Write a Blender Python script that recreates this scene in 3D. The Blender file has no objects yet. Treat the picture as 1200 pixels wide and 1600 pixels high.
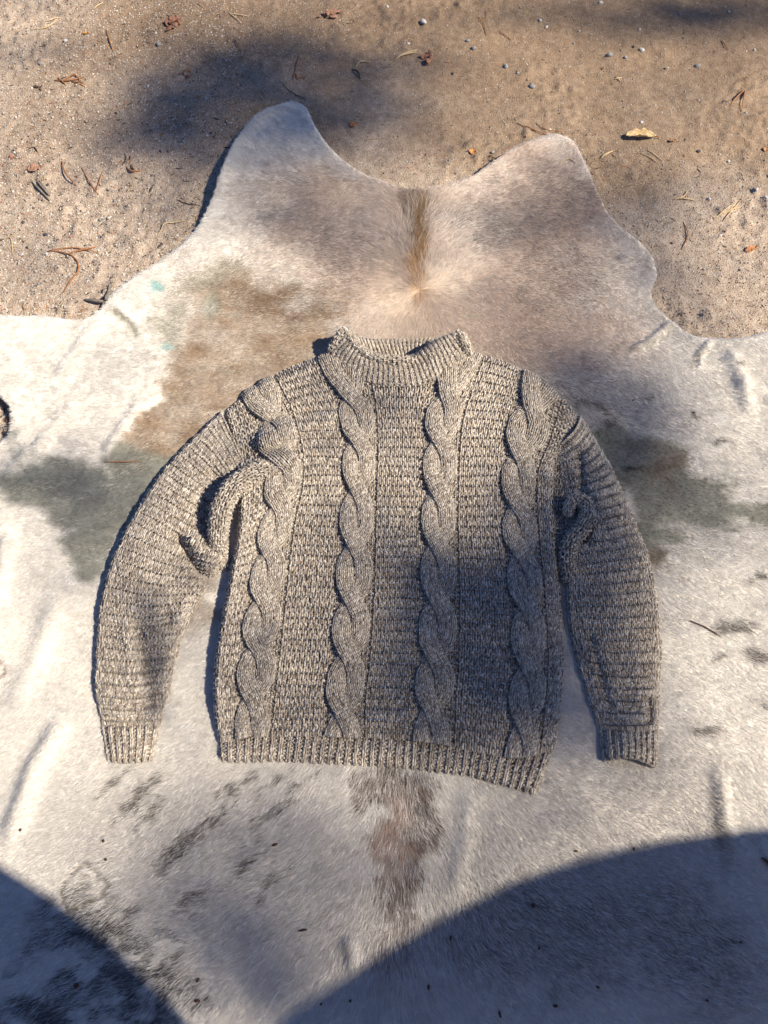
import bpy, math, random, time
import numpy as np
from mathutils import Vector, geometry

T0 = time.time()
rng = np.random.default_rng(7)
random.seed(7)
SC = bpy.context.scene
COL = SC.collection

# ------------------------------------------------------------------ camera
TILT = math.radians(24.0)
CAMH = 1.32
FPX = 1202.0
cam_d = bpy.data.cameras.new('camera')
cam = bpy.data.objects.new('camera', cam_d)
COL.objects.link(cam)
cam.location = (0, 0, CAMH)
cam.rotation_euler = (TILT, 0, 0)
cam_d.sensor_fit = 'VERTICAL'
cam_d.sensor_height = 32.0
cam_d.sensor_width = 24.0
cam_d.lens = FPX / 1600.0 * 32.0
cam_d.clip_start = 0.02
cam_d.clip_end = 500
SC.camera = cam

# ------------------------------------------------------------------ light
SUN_EL = math.radians(45.0)
SUN_AZ = math.radians(-12.0)          # direction towards the sun, from +x counter-clockwise
SUN_DIR = np.array([math.cos(SUN_EL) * math.cos(SUN_AZ), math.cos(SUN_EL) * math.sin(SUN_AZ), math.sin(SUN_EL)])
world = bpy.data.worlds.new('World')
SC.world = world
world.use_nodes = True
wn = world.node_tree.nodes
sky = wn.new('ShaderNodeTexSky')
sky.sky_type = 'NISHITA'
sky.sun_disc = False
sky.ozone_density = 3.0
sky.dust_density = 0.3
sky.sun_elevation = SUN_EL
sky.sun_rotation = math.radians(90.0) - SUN_AZ
bg = wn['Background']
bg.inputs['Strength'].default_value = 0.050
tint = wn.new('ShaderNodeMix'); tint.data_type = 'RGBA'; tint.blend_type = 'MULTIPLY'; tint.inputs['Factor'].default_value = 1.0
tint.inputs[7].default_value = (0.74, 0.95, 1.36, 1)   # deep clear autumn blue
world.node_tree.links.new(sky.outputs['Color'], tint.inputs[6])
world.node_tree.links.new(tint.outputs[2], bg.inputs['Color'])
sun_d = bpy.data.lights.new('sun', 'SUN')
sun_d.energy = 5.0
sun_d.angle = math.radians(0.53)
sun_d.color = (1.0, 0.895, 0.745)
sun = bpy.data.objects.new('sun', sun_d)
COL.objects.link(sun)
sun.rotation_euler = Vector((-SUN_DIR[0], -SUN_DIR[1], -SUN_DIR[2])).to_track_quat('-Z', 'Y').to_euler()
SC.view_settings.view_transform = 'Standard'
SC.view_settings.look = 'None'
SC.view_settings.exposure = 0.72
SC.view_settings.gamma = 1.0
SC.view_settings.use_curve_mapping = False

# ------------------------------------------------------------------ maths helpers
CT, ST = math.cos(TILT), math.sin(TILT)

def at(px, py, z=0.0):
    """point at height z seen at photo pixel (px, py) of the 1200 x 1600 photo"""
    px = np.asarray(px, float); py = np.asarray(py, float); z = np.asarray(z, float)
    a = (px - 600) / FPX; b = (800 - py) / FPX
    wy = b * CT + ST; wz = b * ST - CT
    t = (z - CAMH) / wz
    return np.stack(np.broadcast_arrays(a * t, wy * t, z), -1)

def topx(x, y, z=0.0):
    dz = z - CAMH
    yc = y * CT + dz * ST
    zc = -y * ST + dz * CT
    return 600 + FPX * x / (-zc), 800 - FPX * yc / (-zc)

def _hash(ix, iy, seed):
    h = (ix.astype(np.int64) * 374761393 + iy.astype(np.int64) * 668265263 + seed * 1442695041) & 0xffffffff
    h = ((h ^ (h >> 13)) * 1274126177) & 0xffffffff
    h = h ^ (h >> 16)
    return (h & 0xffff) / 65535.0

def vnoise(x, y, seed=0):
    x = np.asarray(x, float); y = np.asarray(y, float)
    ix = np.floor(x); iy = np.floor(y)
    fx = x - ix; fy = y - iy
    fx = fx * fx * (3 - 2 * fx); fy = fy * fy * (3 - 2 * fy)
    a = _hash(ix, iy, seed); b = _hash(ix + 1, iy, seed)
    c = _hash(ix, iy + 1, seed); d = _hash(ix + 1, iy + 1, seed)
    return (a * (1 - fx) + b * fx) * (1 - fy) + (c * (1 - fx) + d * fx) * fy

def fbm(x, y, seed=0, octs=4):
    s = 0; a = 0.5; n = 0
    for k in range(octs):
        s = s + a * vnoise(x * 2 ** k + 17.3 * k, y * 2 ** k - 9.1 * k, seed + k); n += a; a *= 0.5
    return s / n

def sstep(e0, e1, x):
    t = np.clip((x - e0) / (e1 - e0), 0, 1)
    return t * t * (3 - 2 * t)

def cr(knots, P, t):
    """cubic Hermite through P (n, ...) at increasing knots"""
    knots = np.asarray(knots, float); P = np.asarray(P, float); t = np.asarray(t, float)
    n = len(knots)
    sh = (slice(None),) + (None,) * (P.ndim - 1)
    d = np.diff(P, axis=0) / np.diff(knots)[sh]
    m = np.empty_like(P)
    m[0] = d[0]; m[-1] = d[-1]
    if n > 2:
        h0 = np.diff(knots)[:-1][sh]; h1 = np.diff(knots)[1:][sh]
        m[1:-1] = (d[:-1] * h1 + d[1:] * h0) / (h0 + h1)
    i = np.clip(np.searchsorted(knots, t, side='right') - 1, 0, n - 2)
    h = (knots[i + 1] - knots[i]); s = (t - knots[i]) / h
    s = s[(slice(None),) + (None,) * (P.ndim - 1)]; h = h[(slice(None),) + (None,) * (P.ndim - 1)]
    return ((1 + 2 * s) * (1 - s) ** 2) * P[i] + (s * (1 - s) ** 2) * h * m[i] + (s * s * (3 - 2 * s)) * P[i + 1] + (s * s * (s - 1)) * h * m[i + 1]

def smooth_line(pts, n):
    pts = np.asarray(pts, float)
    k = np.concatenate([[0], np.cumsum(np.linalg.norm(np.diff(pts[:, :2], axis=0), axis=1) + 1e-9)])
    return cr(k, pts, np.linspace(0, k[-1], n))

def in_poly(x, y, poly):
    x = np.asarray(x); inside = np.zeros(x.shape, bool)
    n = len(poly)
    for i in range(n):
        x0, y0 = poly[i]; x1, y1 = poly[(i + 1) % n]
        if y0 == y1: continue
        c = ((y0 > y) != (y1 > y)) & (x < (x1 - x0) * (y - y0) / (y1 - y0) + x0)
        inside ^= c
    return inside

def line_dist(x, y, pts):
    """distance to a polyline, signed (+ on its left side), and the parameter along it 0..1"""
    x = np.asarray(x, float); y = np.asarray(y, float)
    best = np.full(x.shape, 1e9); sgn = np.ones(x.shape); par = np.zeros(x.shape)
    n = len(pts) - 1
    for i in range(n):
        ax, ay = pts[i]; bx, by = pts[i + 1]
        dx, dy = bx - ax, by - ay
        t = np.clip(((x - ax) * dx + (y - ay) * dy) / (dx * dx + dy * dy), 0, 1)
        d = np.hypot(x - ax - t * dx, y - ay - t * dy)
        m = d < best
        cs = dx * (y - ay) - dy * (x - ax)
        best = np.where(m, d, best); sgn = np.where(m, np.where(cs >= 0, 1, -1), sgn); par = np.where(m, (i + t) / n, par)
    return best, sgn, par

# ------------------------------------------------------------------ object helpers
def tag(o, label=None, cat=None, group=None, kind=None):
    if label: o['label'] = label
    if cat: o['category'] = cat
    if group: o['group'] = group
    if kind: o['kind'] = kind
    return o

def link(name, data, parent=None):
    o = bpy.data.objects.new(name, data)
    COL.objects.link(o)
    if parent is not None: o.parent = parent
    return o

def mesh_np(name, V, faces, mat=None, smooth=True, attrs=None):
    """faces: (n, k) int array or list of such arrays"""
    V = np.asarray(V, np.float32)
    if not isinstance(faces, list): faces = [faces]
    faces = [np.asarray(f, np.int32) for f in faces if len(f)]
    me = bpy.data.meshes.new(name)
    me.vertices.add(len(V)); me.vertices.foreach_set('co', V.ravel())
    tot = np.concatenate([np.full(len(f), f.shape[1], np.int32) for f in faces])
    li = np.concatenate([f.ravel() for f in faces])
    st = np.concatenate([[0], np.cumsum(tot)[:-1]]).astype(np.int32)
    me.loops.add(len(li)); me.loops.foreach_set('vertex_index', li)
    me.polygons.add(len(tot)); me.polygons.foreach_set('loop_start', st)
    try: me.polygons.foreach_set('loop_total', tot)
    except Exception: pass
    me.polygons.foreach_set('use_smooth', np.full(len(tot), smooth, bool))
    for k, (typ, arr) in (attrs or {}).items():
        at_ = me.attributes.new(k, typ, 'POINT')
        fld = 'vector' if typ == 'FLOAT_VECTOR' else ('color' if typ == 'FLOAT_COLOR' else 'value')
        at_.data.foreach_set(fld, np.asarray(arr, np.float32).ravel())
    me.update(calc_edges=True)
    if mat: me.materials.append(mat)
    return me

def grid_faces(nu, nv, wrap_u=False):
    """quads of a grid stored row-major (nv rows of nu)"""
    i = np.arange(nu if wrap_u else nu - 1); j = np.arange(nv - 1)
    I, J = np.meshgrid(i, j)
    I2 = (I + 1) % nu
    return np.stack([J * nu + I, J * nu + I2, (J + 1) * nu + I2, (J + 1) * nu + I], -1).reshape(-1, 4)

def tube_np(path, rad, K=6, cap=True):
    """tube round a path (n,3) with radii (n,)"""
    P = np.asarray(path, float); n = len(P)
    R = np.broadcast_to(np.asarray(rad, float), (n,))
    Tn = np.gradient(P, axis=0); Tn /= np.linalg.norm(Tn, axis=1, keepdims=True) + 1e-12
    up = np.array([0.13, 0.21, 0.97])
    B = np.cross(Tn, up); B /= np.linalg.norm(B, axis=1, keepdims=True) + 1e-9
    N = np.cross(B, Tn)
    a = np.arange(K) * 2 * np.pi / K
    V = P[:, None] + R[:, None, None] * (np.cos(a)[None, :, None] * B[:, None] + np.sin(a)[None, :, None] * N[:, None])
    V = V.reshape(-1, 3)
    F = [grid_faces(K, n, True)]
    if cap:
        V = np.vstack([V, P[0], P[-1]])
        k = np.arange(K); k2 = (k + 1) % K
        F.append(np.stack([np.full(K, n * K), k2, k], -1))
        F.append(np.stack([np.full(K, n * K + 1), (n - 1) * K + k, (n - 1) * K + k2], -1))
    return V, F

def join_np(parts):
    Vs, q, t, off = [], [], [], 0
    for V, F in parts:
        Vs.append(V)
        for f in (F if isinstance(F, list) else [F]):
            (q if f.shape[1] == 4 else t).append(f + off)
        off += len(V)
    out = []
    if q: out.append(np.concatenate(q))
    if t: out.append(np.concatenate(t))
    return np.concatenate(Vs), out

# ------------------------------------------------------------------ materials
def mat(name):
    m = bpy.data.materials.new(name); m.use_nodes = True
    nt = m.node_tree
    return m, nt.nodes, nt.links, nt.nodes['Principled BSDF']

def ramp(nodes, stops):
    r = nodes.new('ShaderNodeValToRGB')
    el = r.color_ramp.elements
    while len(el) < len(stops): el.new(0.5)
    for e, (p, c) in zip(el, stops):
        e.position = p; e.color = (*c, 1)
    return r

def noise(nodes, scale, detail=4, rough=0.55, dist=0.0):
    n = nodes.new('ShaderNodeTexNoise')
    n.inputs['Scale'].default_value = scale; n.inputs['Detail'].default_value = detail
    n.inputs['Roughness'].default_value = rough; n.inputs['Distortion'].default_value = dist
    return n

def simple_mat(name, c0, c1, scale=60, rough=0.85, bump=0.3, bscale=200):
    m, N, L, P = mat(name)
    tc = N.new('ShaderNodeTexCoord')
    n = noise(N, scale, 5); L.new(tc.outputs['Object'], n.inputs['Vector'])
    r = ramp(N, [(0.32, c0), (0.68, c1)]); L.new(n.outputs['Fac'], r.inputs['Fac'])
    L.new(r.outputs['Color'], P.inputs['Base Color'])
    P.inputs['Roughness'].default_value = rough
    P.inputs['Specular IOR Level'].default_value = 0.25
    n2 = noise(N, bscale, 3); L.new(tc.outputs['Object'], n2.inputs['Vector'])
    b = N.new('ShaderNodeBump'); b.inputs['Strength'].default_value = bump; b.inputs['Distance'].default_value = 0.002
    L.new(n2.outputs['Fac'], b.inputs['Height']); L.new(b.outputs['Normal'], P.inputs['Normal'])
    return m

# yarn: marled brown, taupe and cream fibres
def yarn_mat():
    m, N, L, P = mat('marled_wool')
    a = N.new('ShaderNodeAttribute'); a.attribute_name = 'yarn'
    n = noise(N, 1.6, 4, 0.62); L.new(a.outputs['Vector'], n.inputs['Vector'])
    r = ramp(N, [(0.33, (0.105, 0.083, 0.066)), (0.43, (0.27, 0.226, 0.186)), (0.52, (0.43, 0.377, 0.312)), (0.635, (0.70, 0.64, 0.545))])
    L.new(n.outputs['Fac'], r.inputs['Fac'])
    n3 = noise(N, 0.9, 2, 0.5)                    # odd tan flecks
    mp = N.new('ShaderNodeMapping'); mp.inputs['Location'].default_value = (31, 7, 3)
    L.new(a.outputs['Vector'], mp.inputs['Vector']); L.new(mp.outputs['Vector'], n3.inputs['Vector'])
    r3 = ramp(N, [(0.60, (0, 0, 0)), (0.72, (1, 1, 1))]); L.new(n3.outputs['Fac'], r3.inputs['Fac'])
    mx = N.new('ShaderNodeMix'); mx.data_type = 'RGBA'
    sc = N.new('ShaderNodeMath'); sc.operation = 'MULTIPLY'; sc.inputs[1].default_value = 0.55
    L.new(r3.outputs['Color'], sc.inputs[0]); L.new(sc.outputs[0], mx.inputs['Factor'])
    L.new(r.outputs['Color'], mx.inputs[6]); mx.inputs[7].default_value = (0.36, 0.235, 0.13, 1)
    L.new(mx.outputs[2], P.inputs['Base Color'])
    P.inputs['Roughness'].default_value = 0.95
    P.inputs['Specular IOR Level'].default_value = 0.1
    P.inputs['Sheen Weight'].default_value = 0.15
    n2 = noise(N, 5.0, 3, 0.6); L.new(a.outputs['Vector'], n2.inputs['Vector'])
    b = N.new('ShaderNodeBump'); b.inputs['Strength'].default_value = 0.8; b.inputs['Distance'].default_value = 0.0008
    L.new(n2.outputs['Fac'], b.inputs['Height']); L.new(b.outputs['Normal'], P.inputs['Normal'])
    return m
M_YARN = yarn_mat()
M_BACK = simple_mat('wool_lining', (0.22, 0.185, 0.15), (0.42, 0.36, 0.295), 300, 1.0, 0.6, 700)

# ------------------------------------------------------------------ shade map -> pine canopy is built from it further down
# ------------------------------------------------------------------ ground
def ground_z(x, y):
    z = (fbm(x * 5, y * 5, 3, 3) - 0.5) * 0.016 + (fbm(x * 22, y * 22, 9, 4) - 0.5) * 0.007
    rough = sstep(0.44, 0.62, fbm(x * 3.1 + 5, y * 3.1, 21, 3))
    z += rough * (np.abs(fbm(x * 38, y * 38, 31, 3) - 0.5)) * 0.012 + (fbm(x * 75, y * 75, 35, 2) - .5) * .0035 + rough * np.maximum(vnoise(x * 120, y * 120, 37) - .70, 0) * .018 + rough * np.maximum(vnoise(x * 55 + 3, y * 55, 39) - .62, 0) * .022 - .010 * np.maximum(fbm(x * 14, y * 14, 47, 3) - .62, 0)
    return z - 0.004

HIDE_PX = [(0, 505), (60, 502), (110, 506), (140, 505), (158, 490), (176, 466), (215, 435), (260, 405), (300, 375), (326, 342), (345, 300), (365, 250),
           (385, 215), (410, 190), (440, 175), (465, 171), (480, 182), (492, 210), (510, 240), (535, 265), (570, 287), (600, 297), (632, 308),
           (655, 310), (700, 300), (750, 280), (790, 252), (830, 233), (860, 225), (885, 231), (901, 252), (916, 285), (935, 320), (960, 355),
           (1000, 390), (1019, 415), (1022, 436), (1014, 460), (1022, 490), (1048, 512), (1064, 528), (1100, 540), (1150, 541), (1200, 530)]
hp = [tuple(at(a, b)[:2]) for a, b in HIDE_PX]
HIDE_OUT = ([tuple(p) for p in [(-1.12, 0.42), (-1.18, 0.48), (-1.10, 0.60), (-0.95, 0.633)]] + hp +
            [(0.85, 0.66), (1.0, 0.74), (1.12, 0.72), (1.15, 0.60), (1.0, 0.47), (0.92, 0.30), (0.95, 0.05), (1.02, -0.2), (1.1, -0.45), (0.95, -0.62), (0.7, -0.66),
             (0.3, -0.74), (0.05, -0.72), (-0.3, -0.74), (-0.75, -0.64), (-1.0, -0.55), (-1.05, -0.35), (-0.97, -0.1), (-0.93, 0.15), (-0.86, 0.285)] +
            [tuple(at(a, b)[:2]) for a, b in [(-25, 722), (2, 708), (20, 695), (31, 676), (28, 655), (16, 634), (0, 622), (-30, 606)]] + [(-0.9, 0.42), (-1.0, 0.40)])
_o = np.array(HIDE_OUT + [HIDE_OUT[0]])
_k = np.concatenate([[0], np.cumsum(np.linalg.norm(np.diff(_o, axis=0), axis=1))])
NOUT = 900
HIDE_LOOP = cr(_k, _o, np.linspace(0, _k[-1], NOUT, endpoint=False))
HIDE_LOOP += ((np.stack([vnoise(np.arange(NOUT) * 0.23, 0 * np.arange(NOUT), 5), vnoise(np.arange(NOUT) * 0.23, 3 + 0 * np.arange(NOUT), 6)], -1) - 0.5) * 0.005)

# maps over the hide at 6 mm
GX0, GX1, GY0, GY1, GS = -1.25, 1.25, -0.80, 1.75, 0.006
gxs = np.arange(GX0, GX1, GS); gys = np.arange(GY0, GY1, GS)
GXX, GYY = np.meshgrid(gxs, gys)
HIDE_IN = in_poly(GXX, GYY, HIDE_LOOP[::2])
HIDE_D, _, HIDE_PAR = line_dist(GXX, GYY, np.vstack([HIDE_LOOP[::6], HIDE_LOOP[:1]]))

def crease(x, y, pts_px, width, h):
    pts = [tuple(at(a, b)[:2]) for a, b in pts_px]
    d, s, p = line_dist(x, y, pts)
    return h * np.exp(-(d / width) ** 2) * np.clip(np.minimum(p, 1 - p) * 6, 0, 1)

def hide_height(x, y, d):
    z = 0.012 + (fbm(x * 2.6, y * 2.6, 41, 3) - 0.5) * 0.020 + (fbm(x * 9, y * 9, 44, 2) - 0.5) * 0.004
    lift = 0.003 + 0.014 * sstep(0.35, 0.7, vnoise(x * 3.3, y * 3.3, 77))
    cx, cy = at(352, 275)[:2]
    lift = lift + 0.016 * np.exp(-(((x - cx) / 0.10) ** 2 + ((y - cy) / 0.16) ** 2))
    z = z + lift * np.exp(-d / 0.035) - 0.004 * np.exp(-d / 0.008)
    for pts, w, h in [([(175, 480), (200, 500), (225, 525)], 0.006, 0.006), ([(1046, 512), (1010, 540), (980, 556)], 0.007, 0.007),
                      ([(1105, 540), (1085, 565), (1090, 585)], 0.006, 0.007), ([(160, 505), (125, 560), (95, 600)], 0.018, 0.014), ([(40, 560), (20, 580), (-20, 600)], 0.012, 0.008), ([(100, 930), (60, 1040), (20, 1120)], 0.020, 0.008),
                      ([(110, 1120), (60, 1200), (10, 1330)], 0.016, 0.014), ([(20, 830), (8, 900), (0, 960)], 0.014, 0.010),
                      ([(235, 620), (195, 680), (165, 725)], 0.014, 0.011), ([(90, 690), (40, 720), (10, 760)], 0.010, 0.008), ([(120, 640), (85, 680), (60, 720)], 0.012, 0.008),
                      ([(1115, 1190), (1125, 1290), (1200, 1385)], 0.012, 0.008), ([(330, 1480), (360, 1540), (372, 1580)], 0.02, 0.006),
                      ([(540, 1460), (548, 1490), (556, 1515)], 0.010, 0.008), ([(730, 1230), (725, 1320), (700, 1420)], 0.016, 0.006), ([(1180, 1320), (1200, 1350)], 0.008, 0.006),
                      ([(960, 410), (1000, 412), (1020, 414)], 0.012, 0.006), ([(1130, 555), (1150, 600), (1168, 660)], 0.016, 0.011), ([(1140, 600), (1180, 620), (1230, 650)], 0.015, 0.006)]:
        z = z + crease(x, y, pts, w, h)
    return np.maximum(z, 0.0055)
HIDE_Z = hide_height(GXX, GYY, HIDE_D)

def bil(M, x, y):
    fx = np.clip((x - GX0) / GS, 0, M.shape[1] - 1.001); fy = np.clip((y - GY0) / GS, 0, M.shape[0] - 1.001)
    ix = fx.astype(int); iy = fy.astype(int); fx = fx - ix; fy = fy - iy
    return (M[iy, ix] * (1 - fx) + M[iy, ix + 1] * fx) * (1 - fy) + (M[iy + 1, ix] * (1 - fx) + M[iy + 1, ix + 1] * fx) * fy

def sand_mat():
    m, N, L, P = mat('sand_and_dirt')
    tc = N.new('ShaderNodeTexCoord')
    def nz(s, d=4, r=0.55):
        n = noise(N, s, d, r); L.new(tc.outputs['Object'], n.inputs['Vector']); return n
    a = N.new('ShaderNodeAttribute'); a.attribute_name = 'dirt'
    fine = nz(330, 3, 0.75); mid = nz(55, 5, 0.65); big = nz(6, 3)
    sand = ramp(N, [(0.32, (0.13, 0.09, 0.062)), (0.45, (0.36, 0.28, 0.21)), (0.57, (0.50, 0.41, 0.32)), (0.68, (0.74, 0.66, 0.56))])
    dirt = ramp(N, [(0.30, (0.11, 0.066, 0.036)), (0.50, (0.215, 0.142, 0.084)), (0.72, (0.33, 0.235, 0.15))])
    ad = N.new('ShaderNodeMath'); ad.operation = 'ADD'
    s1 = N.new('ShaderNodeMath'); s1.operation = 'MULTIPLY'; s1.inputs[1].default_value = 0.6
    s2 = N.new('ShaderNodeMath'); s2.operation = 'MULTIPLY'; s2.inputs[1].default_value = 0.4
    L.new(fine.outputs['Fac'], s1.inputs[0]); L.new(mid.outputs['Fac'], s2.inputs[0])
    L.new(s1.outputs[0], ad.inputs[0]); L.new(s2.outputs[0], ad.inputs[1])
    L.new(ad.outputs[0], sand.inputs['Fac']); L.new(ad.outputs[0], dirt.inputs['Fac'])
    mx = N.new('ShaderNodeMix'); mx.data_type = 'RGBA'
    L.new(a.outputs['Fac'], mx.inputs['Factor'])
    L.new(sand.outputs['Color'], mx.inputs[6]); L.new(dirt.outputs['Color'], mx.inputs[7])
    L.new(mx.outputs[2], P.inputs['Base Color'])
    P.inputs['Roughness'].default_value = 0.95; P.inputs['Specular IOR Level'].default_value = 0.15
    vo = N.new('ShaderNodeTexVoronoi'); vo.inputs['Scale'].default_value = 260
    L.new(tc.outputs['Object'], vo.inputs['Vector'])
    b0 = N.new('ShaderNodeBump'); b0.inputs['Strength'].default_value = 0.7; b0.inputs['Distance'].default_value = 0.0025
    L.new(mid.outputs['Fac'], b0.inputs['Height'])
    b1 = N.new('ShaderNodeBump'); b1.inputs['Strength'].default_value = 0.7; b1.inputs['Distance'].default_value = 0.0016; b1.invert = True
    L.new(vo.outputs['Distance'], b1.inputs['Height']); L.new(b0.outputs['Normal'], b1.inputs['Normal'])
    b2 = N.new('ShaderNodeBump'); b2.inputs['Strength'].default_value = 0.8; b2.inputs['Distance'].default_value = 0.001
    L.new(fine.outputs['Fac'], b2.inputs['Height']); L.new(b1.outputs['Normal'], b2.inputs['Normal'])
    L.new(b2.outputs['Normal'], P.inputs['Normal'])
    return m

def dirt_amount(px, py):
    """0 = pale grainy sand, 1 = brown packed dirt"""
    w = fbm(px / 160, py / 120, 55, 4)
    t = sstep(330, 60, py + (w - 0.5) * 320) * 0.85
    t = np.maximum(t, sstep(560, 760, px + (w - 0.5) * 250) * sstep(360, 240, py + (w - 0.5) * 160) * 0.75)
    t = t * sstep(0.0, 260, px + py * 0.9 - 40 + (w - 0.5) * 320)
    return np.clip(t * 0.9 + 0.05, 0, 1)

def build_ground():
    xs = np.concatenate([[-60, -20, -8, -4, -2.2, -1.6], np.arange(-1.3, 1.3001, 0.0062), [1.6, 2.2, 4, 8, 20, 60]])
    ys = np.concatenate([[-60, -20, -8, -4, -2, -1, -0.5], np.arange(0.2, 2.35, 0.0062), [2.6, 3.2, 4.5, 8, 20, 60]])
    X, Y = np.meshgrid(xs, ys)
    Z = ground_z(X, Y)
    ins = (X > GX0) & (X < GX1) & (Y > GY0) & (Y < GY1)
    hz = np.where(ins, np.where(bil(HIDE_IN.astype(float), X, Y) > 0.05, bil(HIDE_Z, X, Y), 1), 1)
    Z = np.minimum(Z, hz - 0.0045)
    px, py = topx(X, np.clip(Y, -0.3, 3), Z)
    d = dirt_amount(px, py)
    me = mesh_np('ground', np.stack([X, Y, Z], -1).reshape(-1, 3), grid_faces(len(xs), len(ys)), sand_mat(), True, {'dirt': ('FLOAT', d.ravel())})
    tag(link('ground', me), kind='structure')
build_ground()

# ------------------------------------------------------------------ cowhide
BALD = []
def blob(px, py, cx, cy, rx, ry, rot=0.0, soft=0.22):
    c, s = math.cos(math.radians(rot)), math.sin(math.radians(rot))
    dx, dy = px - cx, py - cy
    a = (dx * c + dy * s) / rx; b = (-dx * s + dy * c) / ry
    return sstep(1 + soft, 1 - soft, np.sqrt(a * a + b * b))

def paint(px, py, jit=0.0):
    """pigment of the hide (linear RGB) and how bare the leather is, at photo-plane pixel (px, py)"""
    # edges of the patches are ragged along the lie of the hair
    w1 = fbm(px / 46, py / 30, 101, 4) - 0.5; w2 = fbm(px / 46 + 40, py / 30, 102, 4) - 0.5
    f1 = fbm(px / 11, py / 5, 103, 3) - 0.5
    qx = px + w1 * 90 + f1 * 26; qy = py + w2 * 70 + f1 * 18
    n_low = fbm(px / 120, py / 120, 105, 4)
    col = np.empty(px.shape + (3,)); col[:] = (0.76, 0.725, 0.665)
    bald = np.zeros(px.shape)
    def lay(m, c, k=1.0, bd=0.0, dither=0.5):
        nonlocal bald
        m = np.clip(m * k, 0, 1)
        if dither: m = np.clip(m + (jit * dither) * 4 * m * (1 - m), 0, 1)
        col[:] = col * (1 - m[..., None]) + np.array(c) * m[..., None]
        bald = bald * (1 - m) + bd * m
    B = lambda cx, cy, rx, ry, rot=0, soft=0.22: blob(qx, qy, cx, cy, rx, ry, rot, soft)
    B0 = lambda cx, cy, rx, ry, rot=0, soft=0.35: blob(px + w1 * 20, py + w2 * 20, cx, cy, rx, ry, rot, soft)
    mx = np.maximum
    # roan neck and head
    lay(mx(B(690, 400, 270, 150, 0, .5), mx(B(850, 320, 100, 110, 20, .5), mx(B(520, 340, 130, 80, 0, .6), B(760, 520, 220, 90, 0, .5)))), (0.50, 0.375, 0.295), 0.80 + 0.5 * (n_low - .5), 0, .7)
    lay(B(480, 330, 90, 70, 0, .6), (0.37, 0.30, 0.25), 0.35, 0, .8)
    lay(mx(B(560, 400, 70, 40, 0, .6), B(880, 430, 70, 50, 0, .6)), (0.27, 0.20, 0.165), 0.45, 0, 1.0)
    lay(mx(B(780, 350, 110, 26, 0, .7), B(860, 300, 60, 40, 0, .7)), (0.26, 0.215, 0.19), 0.45, 0, 1.0)
    lay(B0(652, 475, 70, 85, 0, .8), (0.66, 0.54, 0.42), 0.55, 0, .6)
    lay(B0(655, 385, 8, 70, 3, .8), (0.46, 0.27, 0.11), 0.88, 0, .9)
    lay(B0(657, 342, 9, 42, 3, .7), (0.18, 0.098, 0.036), 0.92, 0, 1.0)
    lay(B0(652, 325, 24, 24, 0, .6), (0.30, 0.205, 0.12), 0.5, 0, .9)
    # grey roan of the flanks and rump
    lay(mx(B(420, 1380, 260, 160, 20, .6), B(880, 1330, 260, 140, -15, .6)), (0.36, 0.32, 0.295), 0.30, 0, .9)
    lay(B(930, 620, 110, 40, 10, .7), (0.30, 0.27, 0.26), 0.55, 0, 1.0)
    # rubbed tan leather on the left shoulder
    tanv = fbm(px / 34, py / 22, 171, 4)
    lay(mx(B(390, 485, 120, 66, 20, .55), mx(B(310, 590, 62, 100, 10), mx(B(430, 545, 120, 70, -20), B(250, 690, 60, 50)))), (0.27, 0.195, 0.130), 0.84 + .5 * (tanv - .4), 0.76, .6)
    lay(B(380, 540, 150, 120, 0, .5) * sstep(.54, .72, fbm(px / 40, py / 14, 175, 4)), (0.50, 0.43, 0.35), .5, .3, .8)
    lay(B(430, 480, 60, 26, 15, .6), (0.17, 0.115, 0.075), 0.6, 0.65, .4)
    lay(mx(B(330, 430, 60, 22, -25, .6), B(265, 500, 22, 30, 0, .6)), (0.24, 0.225, 0.16), 0.6, .5, .4)
    lay(mx(B(520, 470, 40, 26, 0, .6), B(310, 925, 34, 50, 0, .5)), (0.21, 0.14, 0.085), 0.6, 0.6, .4)
    # worn grey-green leather behind both forelegs
    green = mx(B(105, 765, 105, 42, 0), mx(B(150, 835, 62, 75, 15), B(215, 760, 60, 70)))
    lay(green, (0.20, 0.205, 0.170), 0.92, 0.85, .4)
    lay(mx(B(60, 735, 50, 18, 0, .5), B(20, 700, 26, 22)), (0.20, 0.22, 0.20), 0.5, .7, .3)
    gr = mx(B(1000, 725, 75, 50, 12), mx(B(1065, 785, 90, 48, 18), mx(mx(B(1005, 845, 75, 40, 5), B(955, 690, 52, 40)), mx(B(1135, 795, 70, 34, 8), B(1200, 805, 50, 26)))))
    lay(gr, (0.145, 0.148, 0.122), 0.94, 0.88, .4)
    lay(mx(B(1020, 880, 40, 20, 10, .5), B(1030, 730, 40, 30, 0, .6)), (0.16, 0.11, 0.075), 0.6, .8, .3)
    lay(mx(B0(1075, 826, 42, 8, 14, .5), mx(B0(1150, 850, 60, 9, 22, .6), mx(B0(1180, 825, 40, 6, 8, .6), B0(1070, 865, 46, 9, 20, .6)))), (0.66, 0.63, 0.57), 0.85, 0, .6)
    # brown back stripe
    st = mx(B(622, 1230, 52, 44), mx(B(628, 1300, 38, 70), mx(B(622, 1390, 28, 60), B(655, 1290, 34, 34))))
    st = st * (.62 + .38 * sstep(.36, .58, fbm(px / 9, py / 30, 161, 4)))
    lay(st, (0.135, 0.085, 0.062), 0.92, 0, 1.5)
    lay(B(615, 1310, 20, 60, 0, .6) * (n_low > .42), (0.42, 0.30, 0.24), 0.6, 0, 1.3)
    lay(B(625, 1450, 30, 50, 0, .6), (0.25, 0.20, 0.18), 0.6, 0, 1.3)
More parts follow.
